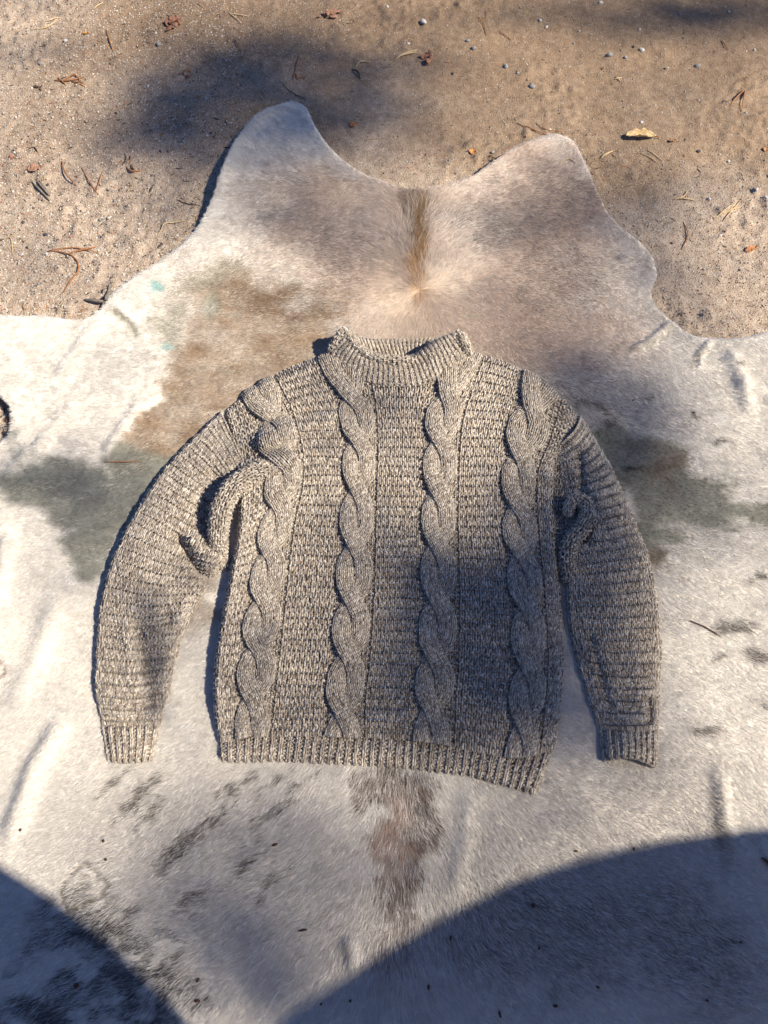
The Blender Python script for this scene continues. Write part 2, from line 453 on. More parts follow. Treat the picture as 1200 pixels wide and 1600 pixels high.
    lay(mx(B0(543, 1478, 8, 24, -14, .5), B0(1120, 1290, 14, 60, -10, .6)), (0.25, 0.22, 0.19), 0.7, 0.3, .5)
    # freckles
    fr = [(225, 1240, 26, 14), (232, 1268, 12, 20), (205, 1255, 16, 10), (175, 1222, 18, 8), (345, 1270, 18, 8), (372, 1232, 10, 12), (430, 1270, 24, 12), (345, 1280, 14, 6), (385, 1350, 24, 12, -35),
          (430, 1376, 16, 10, -35), (322, 1408, 16, 10, -30), (185, 1445, 34, 20, 20), (258, 1520, 24, 20), (380, 1330, 10, 6), (300, 1400, 26, 10, -30), (130, 1385, 12, 8), (135, 1365, 8, 7), (935, 636, 20, 8), (1005, 617, 14, 6), (905, 630, 16, 12),
          (945, 655, 24, 8), (1080, 650, 8, 4), (1148, 562, 6, 10), (1038, 1267, 8, 4), (430, 1215, 30, 5), (370, 1225, 40, 4), (460, 1225, 20, 6), (1185, 900, 5, 16, -20), (1165, 905, 4, 8), (1140, 980, 40, 16), (1185, 1020, 26, 14), (1120, 1025, 10, 8), (1190, 1100, 8, 6),
          (985, 725, 20, 7), (1120, 690, 16, 6), (660, 1260, 30, 10), (1140, 1470, 10, 24, -20), (1120, 1440, 8, 8), (840, 1410, 18, 8), (300, 1300, 30, 14, -20), (280, 1330, 40, 18, -30), (1100, 1140, 30, 10)]
    mfr = 0
    B1 = lambda cx, cy, rx, ry, rot=0, soft=0.35: blob(px + w1 * 26 + f1 * 16, py + w2 * 26 + f1 * 14, cx, cy, rx, ry, rot, soft)
    for f in fr:
        rot = f[4] if len(f) > 4 else (-32 if f[0] < 480 and f[1] > 1200 else 0)
        mfr = mx(mfr, B1(f[0], f[1], max(f[2], f[3]) * (.85 if f[0] < 480 else .8), min(f[2], f[3]) * .62, rot, .55))
        if f[0] < 480 and f[1] > 1200:                     # a streak or two beside each mark, along the hair
            mfr = mx(mfr, .8 * B1(f[0] + 26, f[1] - 22, f[2] * .5, f[3] * .3, -38, .6)); mfr = mx(mfr, .7 * B1(f[0] - 18, f[1] + 24, f[2] * .45, f[3] * .3, -38, .6))
    lay(mfr, (0.095, 0.075, 0.06), 0.80, 0, 1.3)
    # black roan on the hind legs
    dk = mx(B(165, 1500, 110, 70, 25, .6), mx(B(235, 1565, 70, 50, 0, .6), B(60, 1590, 60, 60, 0, .6)))
    lay(dk * sstep(.38, .62, fbm(px / 26, py / 22, 131, 4)), (0.05, 0.05, 0.055), 0.85, 0, 1.2)
    lay(mx(B(1050, 1470, 120, 80, 30, .6), B(860, 1450, 160, 90, 0, .6)), (0.16, 0.15, 0.15), 0.30, 0, 1.3)
    # scars: livestock brand and a ring
    dd = 1e9
    for a in [[(140, 1345), (172, 1382), (160, 1397)], [(140, 1345), (120, 1358), (102, 1387)], [(165, 1398), (140, 1410), (112, 1425)], [(100, 1390), (112, 1425)]]:
        dd = np.minimum(dd, line_dist(px + w1 * 6, py + w2 * 6, a)[0])
    lay(sstep(6.0, 2.0, dd), (0.13, 0.115, 0.095), 0.9, 0.6, .4)
    ring = np.abs(np.hypot(px - 0, py - 1045) - 12)
    lay(sstep(4, 1.5, ring), (0.22, 0.15, 0.11), 0.9, 0.5, .4)
    lay(mx(sstep(9, 3, line_dist(px, py, [(178, 484), (200, 500), (215, 522)])[0]), sstep(8, 3, line_dist(px, py, [(1046, 512), (1015, 537), (985, 553)])[0])) * (f1 > -.18), (0.24, 0.235, 0.175), 0.85, 0.9, .3)
    lay(sstep(7, 2, line_dist(px, py, [(1100, 545), (1085, 560), (1080, 575)])[0]), (0.24, 0.22, 0.18), 0.7, 0.8, .3)
    # turquoise paint on the leather
    lay(mx(B0(243, 446, 13, 8, 15, .4), B0(263, 537, 11, 6, 0, .5)), (0.22, 0.42, 0.41), 0.85, 0.85, .3)
    lay(B0(330, 480, 12, 22, 20, .7), (0.34, 0.38, 0.33), 0.6, 0.6, .3)
    mot = 0.62 + 0.76 * fbm(px / 24, py / 17, 141, 5) + (fbm(px / 9, py / 40, 145, 3) - .5) * .35
    col *= (1 + (mot - 1) * np.clip(bald, 0, 1))[..., None]
    return np.clip(col, 0.02, 0.8), bald

def hide_mat():
    m, N, L, P = mat('cowhide_leather')
    a = N.new('ShaderNodeAttribute'); a.attribute_name = 'pigment'
    tc = N.new('ShaderNodeTexCoord')
    n = noise(N, 90, 6, 0.7, 0.6); L.new(tc.outputs['Object'], n.inputs['Vector'])
    r = ramp(N, [(0.3, (0.62, 0.60, 0.58)), (0.7, (1.28, 1.25, 1.2))]); L.new(n.outputs['Fac'], r.inputs['Fac'])
    mx = N.new('ShaderNodeMix'); mx.data_type = 'RGBA'; mx.blend_type = 'MULTIPLY'; mx.inputs['Factor'].default_value = 1
    L.new(a.outputs['Color'], mx.inputs[6]); L.new(r.outputs['Color'], mx.inputs[7])
    L.new(mx.outputs[2], P.inputs['Base Color'])
    P.inputs['Roughness'].default_value = 0.72; P.inputs['Specular IOR Level'].default_value = 0.25
    n2 = noise(N, 260, 4, 0.7); L.new(tc.outputs['Object'], n2.inputs['Vector'])
    b = N.new('ShaderNodeBump'); b.inputs['Strength'].default_value = 0.35; b.inputs['Distance'].default_value = 0.0012
    L.new(n2.outputs['Fac'], b.inputs['Height']); L.new(b.outputs['Normal'], P.inputs['Normal'])
    return m

def fur_mat():
    m, N, L, P = mat('cow_hair')
    a = N.new('ShaderNodeAttribute'); a.attribute_name = 'hair_tint'
    L.new(a.outputs['Color'], P.inputs['Base Color'])
    P.inputs['Roughness'].default_value = 0.45; P.inputs['Specular IOR Level'].default_value = 0.35
    return m

def hair_dir(px, py):
    """lie of the hair in world xy"""
    spine = 655 - 35 * sstep(500, 1200, py)
    dx = (px - spine) / 300
    vx = np.tanh(dx * 1.6) * 1.25
    vy = -np.ones_like(vx) * (0.95 - 0.35 * np.abs(np.tanh(dx)))
    # neck: hair fans out from a whorl above the collar
    wx, wy = px - 652, -(py - 455)
    r = np.hypot(wx, wy) + 1
    k = np.exp(-(r / 190) ** 2) * 0.9
    vx = vx * (1 - k) + wx / r * k * 1.1; vy = vy * (1 - k) + (wy / r) * k * 1.1
    up = sstep(330, 230, py)
    vy = vy * (1 - up) + 0.5 * up
    vx += (fbm(px / 60, py / 60, 201, 3) - .5) * 1.1; vy += (fbm(px / 60, py / 60, 205, 3) - .5) * 1.1
    n = np.hypot(vx, vy) + 1e-6
    return vx / n, vy / n

def build_hide():
    step = 0.0105
    ix = np.arange(GX0, GX1, step); iy = np.arange(GY0, GY1, step)
    X, Y = np.meshgrid(ix, iy)
    X = X + (np.arange(len(iy))[:, None] % 2) * step * .5
    keep = (bil(HIDE_IN.astype(float), X, Y) > 0.99) & (bil(HIDE_D, X, Y) > 0.006)
    pts = np.vstack([HIDE_LOOP, np.stack([X[keep], Y[keep]], -1)])
    edges = [(i, (i + 1) % NOUT) for i in range(NOUT)]
    r = geometry.delaunay_2d_cdt([Vector(p) for p in pts], edges, [], 1, 1e-5)
    P2 = np.array([tuple(v) for v in r[0]]); tri = np.array([f for f in r[2] if len(f) == 3], np.int32)
    d = bil(HIDE_D, P2[:, 0], P2[:, 1])
    Z = bil(HIDE_Z, P2[:, 0], P2[:, 1])
    e = np.array(r[1]); 
    top = np.column_stack([P2, Z]); bot = np.column_stack([P2, np.maximum(Z - 0.0035, 0.001)])
    n = len(top)
    # outer rim: edges used by a single triangle
    ed = np.concatenate([tri[:, [0, 1]], tri[:, [1, 2]], tri[:, [2, 0]]])
    key = np.sort(ed, 1); u, idx, cnt = np.unique(key, axis=0, return_index=True, return_counts=True)
    be = ed[idx[cnt == 1]]
    px, py = topx(P2[:, 0], P2[:, 1], Z)
    c, b = paint(px, py)
    rim = np.column_stack([be[:, 1], be[:, 0], be[:, 0] + n, be[:, 1] + n])
    colr = np.column_stack([np.vstack([c, np.full_like(c, 0.22)]), np.ones(2 * n)])
    me = mesh_np('cowhide', np.vstack([top, bot]), [rim, tri, tri[:, ::-1] + n], hide_mat(), True, {'pigment': ('FLOAT_COLOR', colr)})
    o = link('cowhide', me)
    tag(o, 'large pale cowhide rug with worn patches lying hair side up on sandy ground', 'cowhide')
    return o

def build_fur(hide, skip_polys):
    N = 1750000
    N = int(N * 1.45)
    x = rng.uniform(-1.2, 1.17, N); y = rng.uniform(-0.75, 1.72, N)
    ok = (bil(HIDE_IN.astype(float), x, y) > 0.5) & (bil(HIDE_D, x, y) > 0.0015)
    x, y = x[ok], y[ok]
    z = bil(HIDE_Z, x, y)
    px, py = topx(x, y, z)
    ok = ((px > -45) & (px < 1245) & (py < 1650)) | (rng.random(len(px)) < .38)
    for poly in skip_polys: ok &= ~in_poly(px, py, poly)
    x, y, z, px, py = x[ok], y[ok], z[ok], px[ok], py[ok]
    n = len(x)
    c, b = paint(px, py, rng.uniform(-1, 1, n))
    stray = (rng.random(n) < .08 * sstep(.48, .70, fbm(px / 46, py / 12, 311, 3))) & (b > .3)
    c[stray] = (0.60, 0.55, 0.46)
    ok = (rng.random(n) > b * 1.02) | stray
    stray = stray[ok]
    x, y, z, px, py, c, b = [a[ok] for a in (x, y, z, px, py, c, b)]
    n = len(x)
    vx, vy = hair_dir(px, py)
    cell = _hash(np.floor(px / 6 + 3 * vnoise(px / 9, py / 9, 9)), np.floor(py / 6 + 3 * vnoise(px / 9, py / 9, 19)), 5)
    tuft = np.exp(-(((px - 655) / 22) ** 2)) * sstep(300, 320, py) * sstep(480, 380, py)
    ang = rng.normal(0, 0.12, n) + (cell - .5) * .35 + tuft * rng.normal(0, .16, n)
    vx, vy = vx * np.cos(ang) - vy * np.sin(ang), vx * np.sin(ang) + vy * np.cos(ang)
    # tufts: neighbouring hairs share a lean
    cl = (fbm(px / 9, py / 9, 301, 2) - .5)
    Lh = rng.uniform(0.006, 0.013, n) * (1 - 0.5 * b) * (1 + .5 * np.exp(-(((px - 640) / 90) ** 2)))
    Lh = np.where(b < .3, Lh * 1.15, Lh)
    Lh[stray] *= 1.8
    edge = np.clip(bil(HIDE_D, x, y) / 0.012, 0.35, 1); Lh *= edge
    bend = rng.normal(0, 0.09, n) + cl * .2
    lift = rng.uniform(0.0006, 0.0020, n) * (1 + cl * .6) * (1 + 3.5 * tuft)
    Lh *= 1 + .9 * tuft
    npt = 4
    P = np.empty((n, npt, 3))
    for k in range(npt):
        s = k / (npt - 1)
        bx = vx * np.cos(bend * s) - vy * np.sin(bend * s); by = vx * np.sin(bend * s) + vy * np.cos(bend * s)
        X = x + bx * Lh * s; Y = y + by * Lh * s
        P[:, k, 0] = X; P[:, k, 1] = Y
        P[:, k, 2] = bil(HIDE_Z, X, Y) + lift * np.sin(s * 2.2) * 1.2 - 0.0003 * (k == 0)
    hv = bpy.data.hair_curves.new('fur')
    hv.add_curves([npt] * n)
    hv.points.foreach_set('position', P.astype(np.float32).ravel())
    rad = np.array([0.00014, 0.00014, 0.00011, 0.00003], np.float32)
    ra = hv.attributes.get('radius') or hv.attributes.new('radius', 'FLOAT', 'POINT')
    ra.data.foreach_set('value', (np.tile(rad, n).reshape(n, npt) * rng.uniform(.8, 1.4, (n, 1))).astype(np.float32).ravel())
    v = rng.normal(1.0, 0.10, n) * (0.88 + 0.26 * cell)
    tint = np.column_stack([np.clip(c * v[:, None], 0.01, 0.86), np.ones(n)]).astype(np.float32)
    ta = hv.attributes.new('hair_tint', 'FLOAT_COLOR', 'CURVE')
    ta.data.foreach_set('color', tint.ravel())
    hv.materials.append(fur_mat())
    o = link('fur', hv, hide)
    tag(o, kind='stuff')
    print('fur strands', n)

# ------------------------------------------------------------------ knitwear
class Patch:
    """a cloth sheet: control grid of (px, py, z) read off the photo, with real height"""
    def __init__(self, ctrl, uk=None, vk=None, edge=(0, 0, 0, 0), zedge=0.009, bumps=None, RES=320):
        C = np.asarray(ctrl, float)                       # nv, nu, 3 (z in metres)
        nv, nu = C.shape[:2]
        W = at(C[..., 0], C[..., 1], C[..., 2])
        if uk is None:
            s = np.linalg.norm(np.diff(W, axis=1), axis=2).mean(0); uk = np.concatenate([[0], np.cumsum(s)]) / s.sum()
        if vk is None:
            s = np.linalg.norm(np.diff(W, axis=0), axis=2).mean(1); vk = np.concatenate([[0], np.cumsum(s)]) / s.sum()
        self.uk, self.vk = np.asarray(uk), np.asarray(vk)
        u = np.linspace(0, 1, RES); v = np.linspace(0, 1, RES)
        A = cr(self.uk, C.transpose(1, 0, 2), u)          # RES, nv, 3
        D = cr(self.vk, A.transpose(1, 0, 2), v)          # RES(v), RES(u), 3
        PX, PY, Z = D[..., 0], D[..., 1], D[..., 2]
        U, V = np.meshgrid(u, v)
        prof = np.ones_like(U)
        for w, d in zip(edge, (U, 1 - U, V, 1 - V)):
            if w > 0: prof = prof * np.sqrt(np.clip(1 - (1 - np.clip(d / w, 0, 1)) ** 2, 0, 1))
        Z = zedge + (Z - zedge) * prof
        if bumps is not None: Z = Z + bumps(PX, PY, U, V)
        self.PX, self.PY, self.U, self.V = PX, PY, U, V
        self.P = at(PX, PY, Z)
        self.fin()
    def fin(self):
        P = self.P; R = P.shape[0]; self.R = R
        du = np.gradient(P, axis=1); dv = np.gradient(P, axis=0)
        n = np.cross(du, dv); n /= np.linalg.norm(n, axis=2, keepdims=True) + 1e-12
        if n[..., 2].mean() < 0: n = -n
        for _ in range(3):                                # offsets follow the broad lie of the cloth
            for ax in (0, 1):
                p = np.concatenate([np.repeat(n.take([0], ax), 5, ax), n, np.repeat(n.take([-1], ax), 5, ax)], ax)
                n = sum(p.take(range(k, k + R), ax) for k in range(0, 11, 2)) / 6
        n /= np.linalg.norm(n, axis=2, keepdims=True) + 1e-12
        self.N = n
        self.wu = np.linalg.norm(du, axis=2).mean() * (R - 1); self.wv = np.linalg.norm(dv, axis=2).mean() * (R - 1)
    def samp(self, M, u, v):
        R = self.R
        fx = np.clip(u, 0, 1) * (R - 1.0001); fy = np.clip(v, 0, 1) * (R - 1.0001)
        ix = fx.astype(int); iy = fy.astype(int)
        fx = (fx - ix); fy = (fy - iy)
        if M.ndim == 3: fx = fx[..., None]; fy = fy[..., None]
        return (M[iy, ix] * (1 - fx) + M[iy, ix + 1] * fx) * (1 - fy) + (M[iy + 1, ix] * (1 - fx) + M[iy + 1, ix + 1] * fx) * fy
    def __call__(self, u, v):
        P = self.samp(self.P, u, v)
        N = self.samp(self.N, u, v); N /= np.linalg.norm(N, axis=-1, keepdims=True) + 1e-9
        return P, N
    def backing(self, off, n=90, umask=None):
        u = np.linspace(0, 1, n); U, V = np.meshgrid(u, u)
        P, N = self(U, V)
        return (P - N * off).reshape(-1, 3), [grid_faces(n, n)]

SEG, KS = 11, 5
tcur = np.linspace(0, 1, SEG + 1)
STX = tcur + 0.15 * np.sin(4 * np.pi * tcur)
STY = -0.78 * np.cos(2 * np.pi * tcur)
STZ = -np.cos(4 * np.pi * tcur)
KNITS = 0

class Rows:
    """centres and half-heights (0..1 along the cloth) of the knitted rows"""
    def __init__(self, n, bands=False):
        if bands:                                        # tall knit row, then a short purl row
            self.n = 2 * n; j = np.arange(self.n)
            k = j % 2 == 0
            self.c = (j // 2 + np.where(k, .30, .80)) / n
            self.a = np.where(k, .37, .27) / n
        else:
            self.n = n; j = np.arange(n)
            self.c = (j + .5) / n; self.a = np.full(n, .78) / n

def knit(surf, ncol, nrow, sign, w, mask=None, rad=0.25, depth=0.30, hjit=0.09, lift=None, tame=False):
    """one loop of yarn per stitch on surf(u, v); sign(i, j): +1 knit, -1 purl; w: stitch width in metres"""
    global KNITS
    R_ = nrow if isinstance(nrow, Rows) else Rows(nrow)
    I, J = np.meshgrid(np.arange(ncol), np.arange(R_.n)); I = I.ravel(); J = J.ravel()
    if mask is not None:
        k = mask((I + .5) / ncol, R_.c[J]); I, J = I[k], J[k]
    n = len(I); KNITS += n
    sg = sign(I, J)[:, None]
    wob = (fbm(J * .37, I * .09, 402, 2) - .5)[:, None] * 0.7
    jx = rng.normal(0, hjit, (n, 1)); jy = rng.normal(0, hjit, (n, 1)); jz = rng.normal(0, .10, (n, 1))
    u = (I[:, None] + STX[None] + jx * np.sin(np.pi * tcur)[None]) / ncol
    v = R_.c[J][:, None] + (-np.cos(2 * np.pi * tcur)[None] + jy + wob) * R_.a[J][:, None]
    P, N = surf(u, v)
    dk = np.clip(np.minimum(I, ncol - 1 - I) / 2.5, .30, 1)[:, None] if tame else 1.0
    off = w * (depth * dk * sg * STZ[None] + jz * .5)
    if lift is not None: off = off + lift(I, J)[:, None] * w
    C = P + N * off[..., None]
    T = np.gradient(C, axis=1); T /= np.linalg.norm(T, axis=2, keepdims=True) + 1e-12
    Bv = np.cross(T, N); Bv /= np.linalg.norm(Bv, axis=2, keepdims=True) + 1e-9
    Nn = np.cross(Bv, T)
    a = np.arange(KS) * 2 * np.pi / KS
    r = w * rad * (1 + rng.normal(0, .08, (n, 1, 1, 1)))
    V = C[:, :, None] + r * (np.cos(a)[None, None, :, None] * Bv[:, :, None] + np.sin(a)[None, None, :, None] * Nn[:, :, None])
    base = np.arange(n) * (SEG + 1) * KS
    F = (grid_faces(KS, SEG + 1, True)[None] + base[:, None, None]).reshape(-1, 4)
    # yarn coordinates: length along the yarn and the twisted angle
    ln = (I[:, None] + tcur[None]) * 2.1 + J[:, None] * 37.7
    tw = a[None, None] + ln[..., None] * 2.4
    Y = np.stack([np.broadcast_to(ln[..., None] * 1.0, tw.shape), np.cos(tw) * .42, np.sin(tw) * .42 + J[:, None, None] * 0.61], -1)
    return V.reshape(-1, 3), [F.astype(np.int32)], Y.reshape(-1, 3)

def knit_obj(name, parent, pieces, label=None):
    V, F = join_np([(p[0], p[1]) for p in pieces]); Y = np.concatenate([p[2] for p in pieces])
    FUZZ.append(V[::7])
    o = link(name, mesh_np(name, V, F, M_YARN, True, {'yarn': ('FLOAT_VECTOR', Y)}), parent)
    if label: o['label'] = label
    return o

FUZZ = []
def fuzz(parent, n):
    """fine stray fibres standing off the yarn"""
    P = np.concatenate(FUZZ); k = rng.choice(len(P), n, replace=True); P = P[k]
    L = rng.uniform(.0025, .0065, n)[:, None]
    d = rng.normal(size=(n, 3)); d[:, 2] = np.abs(d[:, 2]) * .5 + .1; d /= np.linalg.norm(d, axis=1, keepdims=True)
    e = rng.normal(size=(n, 3)); e -= (e * d).sum(1, keepdims=True) * d; e /= np.linalg.norm(e, axis=1, keepdims=True)
    C = np.stack([P + d * L * t + e * L * c for t, c in ((0, 0), (.35, .18), (.65, .42), (.80, .75))], 1)
    hv = bpy.data.hair_curves.new('wool_fuzz'); hv.add_curves([4] * n)
    hv.points.foreach_set('position', C.astype(np.float32).ravel())
    ra = hv.attributes.get('radius') or hv.attributes.new('radius', 'FLOAT', 'POINT')
    ra.data.foreach_set('value', np.tile(np.array([.00008, .00007, .00006, .00003], np.float32), n))
    m, N, Lk, Pb = mat('wool_fibre')
    Pb.inputs['Base Color'].default_value = (.50, .45, .375, 1); Pb.inputs['Roughness'].default_value = .7; Pb.inputs['Specular IOR Level'].default_value = .2
    hv.materials.append(m)
    tag(link('wool_fuzz', hv, parent), kind='stuff')

def lining(parent, parts):
    V, F = join_np(parts)
    return link('lining', mesh_np('lining', V, F, M_BACK), parent)

sweater = link('sweater', None)
sweater.location = (0, 0, 0)
tag(sweater, 'chunky grey beige cable knit sweater laid flat on the cowhide', 'sweater')

WST = 0.0089                                             # stitch width
RST = 0.0066                                             # row height
BAND = 0.0204
welt = lambda I, J: np.where(J % 2 == 1, -1.0, 1.0)
weltlift = lambda I, J: np.where(J % 2 == 1, .22, 0.0)

def ridge(px, py, pts, w, h, skew=0.0):
    d, s, p = line_dist(px, py, smooth_line(pts, 12))
    sd = d * s
    ww = np.where(sd > 0, w * (1 + skew), w * (1 - skew))
    return h * np.exp(-(sd / ww) ** 2) * sstep(0, .16, np.minimum(p, 1 - p) + .02)

def body_bumps(px, py, U, V):
    z = (fbm(px / 70, py / 70, 61, 3) - .5) * 0.010
    z += ridge(px, py, [(395, 700), (430, 682), (480, 666), (530, 652)], 13, 0.016)
    z -= ridge(px, py, [(392, 676), (430, 660), (480, 648), (525, 640)], 9, 0.007)
    z += ridge(px, py, [(352, 750), (390, 734), (430, 724), (475, 722)], 13, 0.010)
    z -= ridge(px, py, [(365, 720), (410, 708), (450, 702)], 8, 0.008)
    z += ridge(px, py, [(372, 770), (376, 800), (380, 840)], 14, 0.006)
    z -= ridge(px, py, [(868, 700), (880, 740), (882, 780), (878, 830)], 13, 0.014)
    z += ridge(px, py, [(848, 720), (862, 760), (862, 830), (865, 900)], 10, 0.007)
    z += ridge(px, py, [(880, 640), (902, 668), (906, 700)], 10, 0.006)
    z += ridge(px, py, [(500, 1118), (560, 1128), (640, 1122)], 9, 0.005)
    z -= ridge(px, py, [(560, 1105), (600, 1100), (640, 1108)], 8, 0.004)
    return z

S = .034
body = Patch([
    [(342, 1160, .026), (392, 1152, .030), (537, 1151, .030), (674, 1160, .030), (815, 1183, .028), (866, 1170, .024)],
    [(333, 1095, .044), (396, 1092, .036), (538, 1094, .034), (676, 1096, .034), (822, 1112, .032), (876, 1105, .028)],
    [(335, 1040, .046), (402, 1032, .037), (545, 1034, .034), (680, 1036, .034), (827, 1048, .032), (880, 1042, .028)],
    [(350, 945, .046), (414, 930, .036), (553, 930, .034), (684, 930, .034), (823, 938, .034), (876, 938, .030)],
    [(367, 855, .044), (428, 832, .036), (557, 830, .034), (684, 830, .034), (812, 832, .034), (868, 838, .030)],
    [(373, 790, .044), (444, 748, .040), (560, 738, .034), (687, 738, .034), (810, 738, .034), (866, 745, .032)],
    [(366, 712, .034), (432, 672, .036), (558, 658, .034), (692, 656, .034), (824, 668, .034), (894, 694, .032)],
    [(350, 642, .028), (403, 605, .028), (528, 553, .028), (722, 553, .026), (843, 598, .024), (906, 650, .020)],
], edge=(.018, .020, 0, .03), zedge=.008, bumps=body_bumps)
NCB = int(round(body.wu / WST)); NRB = int(round(body.wv / BAND))
print('body cols rows', NCB, NRB, body.wu, body.wv)
CU = body.uk[1:5]                                        # the four cables run at these u
CHW = 0.0330                                             # half width of a cable, metres
NECK = [(513, 548), (545, 582), (580, 602), (620, 606), (660, 603), (703, 586), (738, 550), (720, 480), (530, 480)]

def bmask(u, v):
    px = body.samp(body.PX, u, v); py = body.samp(body.PY, u, v)
    ok = ~in_poly(px, py + 12, NECK)
    for c in CU: ok &= np.abs(u - c) * body.wu > CHW * .60
    return ok
def bsign(I, J):
    s = welt(I, J)
    uu = (I + .5) / NCB
    for c in CU: s = np.where(np.abs(uu - c) * body.wu < CHW + WST * 1.1, -1.0, s)
    return s
def blift(I, J):
    uu = (I + .5) / NCB; z = weltlift(I, J)
    for c in CU: z = np.where(np.abs(uu - c) * body.wu < CHW + WST * .9, -.05, z)
    return z * np.clip(np.minimum(I, NCB - 1 - I) / 3, .1, 1)
knit_obj('body', sweater, [knit(body, NCB, Rows(NRB, True), bsign, WST, bmask, rad=.245, depth=.225, lift=blift, tame=True)])
backs = [body.backing(WST * .55)]

# cables: two strands of four stitches twisted round each other
def cable(k, cross):
    uc = CU[k]; Lw = body.wv
    half = CHW * .56; amp = CHW * .52
    nrow = int(Lw * 1.12 / RST)
    colpy = body.PY[:, int(round(uc * (body.R - 1)))]
    vs = np.interp(-np.array(cross, float), -colpy, np.linspace(0, 1, body.R))[::-1]      # rising v
    pk = np.pi / 2 + np.pi * np.arange(len(vs))
    sl0 = np.pi / (vs[1] - vs[0]); sl1 = np.pi / (vs[-1] - vs[-2])
    vs_ = np.concatenate([[vs[0] - .3], vs, [vs[-1] + .4]]); pk_ = np.concatenate([[pk[0] - .3 * sl0 * .8], pk, [pk[-1] + .4 * sl1 * .6]])
    pieces = []
    for st in (0, 1):
        def surf(q, s, st=st):
            # q across the strand 0..1, s along 0..1
            def path(s):
                ph = np.interp(s, vs_, pk_) + st * np.pi
                x = -amp * np.clip(1.18 * np.cos(ph), -1.08, 1.08)
                return ph, x
            ph, x = path(s)
            _, x2 = path(s + .002)
            dx = (x2 - x); dy = .002 * Lw
            nn = np.hypot(dx, dy)
            qq = (q - .5) * 2
            hw = half * (1.0 - .10 * np.abs(np.sin(ph)))
            X = x + qq * hw * dy / nn; Yv = s * Lw - qq * hw * dx / nn
            u = uc + X / body.wu; v = Yv / Lw
            P, N = body(u, v)
            h = 0.0022 - 0.0038 * np.sin(ph) + 0.0056 * np.sqrt(np.clip(1 - qq * qq, 0, 1))
            return P + N * h[..., None], N
        def cm(q, s):
            P, N = surf(q, s)
            px, py = topx(P[..., 0], P[..., 1], P[..., 2])
            return ~in_poly(px, py + 12, NECK)
        pieces.append(knit(surf, 5, nrow, lambda I, J: np.ones(len(I)), WST * .86, cm, rad=.245, depth=.32))
    knit_obj('cable', sweater, pieces)
for k, cr_ in enumerate([[652, 716, 788, 862, 936, 1010, 1088], [623, 690, 767, 852, 940, 1023, 1113], [620, 690, 770, 852, 937, 1028, 1108], [640, 713, 793, 868, 950, 1042, 1130]]): cable(k, cr_)

# hem
rib = lambda I, J: np.where(I % 2 == 0, 1.0, -1.0)
riblift = lambda I, J: np.where(I % 2 == 0, .12, -.16)
hem_top = [tuple(body.P[0, i]) for i in np.linspace(0, body.R - 1, 9).astype(int)]
htp = [topx(*p) for p in hem_top]
hem_bot = [(345, 1190), (388, 1191), (456, 1190), (532, 1194), (600, 1199), (664, 1205), (733, 1213), (797, 1231), (840, 1241)]
hem = Patch([[(a, b, .020) for a, b in hem_bot],
             [((a[0] + c[0]) / 2, (a[1] + c[1]) / 2 - 1, .029) for a, c in zip(htp, hem_bot)],
             [(a, b + 1, .026) for a, b in htp]], edge=(.03, .03, .0, 0), zedge=.010,
            bumps=lambda px, py, U, V: (fbm(px / 40, py / 40, 71, 2) - .5) * .006 - .006 * sstep(.2, 0, V))
NCH = int(round(hem.wu / (WST * .80) / 2)) * 2
knit_obj('hem', sweater, [knit(hem, NCH, 7, rib, WST * .8, rad=.29, depth=.24, lift=riblift)])
backs.append(hem.backing(WST * .6, 60))

# sleeves
def sl_bumps(px, py, U, V):
    z = (fbm(px / 55, py / 55, 81, 3) - .5) * .012
    z -= ridge(px, py, [(270, 828), (292, 862), (312, 900), (330, 918)], 10, .017)
    z += ridge(px, py, [(292, 836), (322, 868), (350, 880)], 12, .014)
    z -= ridge(px, py, [(255, 945), (268, 975), (280, 990)], 7, .005)
    z += ridge(px, py, [(290, 930), (280, 965), (268, 985)], 8, .005)
    z -= ridge(px, py, [(215, 960), (222, 1010), (236, 1080), (236, 1120)], 12, .009)
    z += ridge(px, py, [(195, 960), (203, 1020), (212, 1090)], 10, .004)
    z -= ridge(px, py, [(350, 735), (328, 785), (325, 845)], 24, .013)
    return z
sleeveL = Patch([
    [(160, 1136, .018), (205, 1138, .026), (252, 1133, .018)],
    [(149, 1085, .026), (207, 1090, .036), (264, 1083, .024)],
    [(149, 1030, .029), (212, 1036, .038), (275, 1028, .026)],
    [(155, 950, .034), (229, 958, .040), (304, 950, .028)],
    [(174, 872, .038), (250, 898, .040), (328, 908, .026)],
    [(213, 796, .040), (280, 832, .038), (356, 868, .028)],
    [(262, 726, .036), (316, 765, .034), (358, 800, .024)],
    [(345, 644, .028), (366, 690, .032), (390, 742, .028)],
], edge=(.05, .035, 0, 0), zedge=.008, bumps=sl_bumps)
def slr_bumps(px, py, U, V):
    z = (fbm(px / 55, py / 55, 91, 3) - .5) * .012
    z -= ridge(px, py, [(918, 985), (932, 1030), (944, 1075), (955, 1115)], 8, .007)
    z -= ridge(px, py, [(1012, 1085), (1014, 1110), (1014, 1135)], 6, .010)
    z -= ridge(px, py, [(925, 800), (918, 830), (905, 850)], 11, .013)
    z += ridge(px, py, [(935, 760), (932, 800), (925, 840)], 9, .007)
    z -= ridge(px, py, [(905, 700), (908, 740), (910, 775)], 8, .010)
    z -= ridge(px, py, [(960, 1000), (975, 1060), (985, 1120)], 14, .005)
    return z
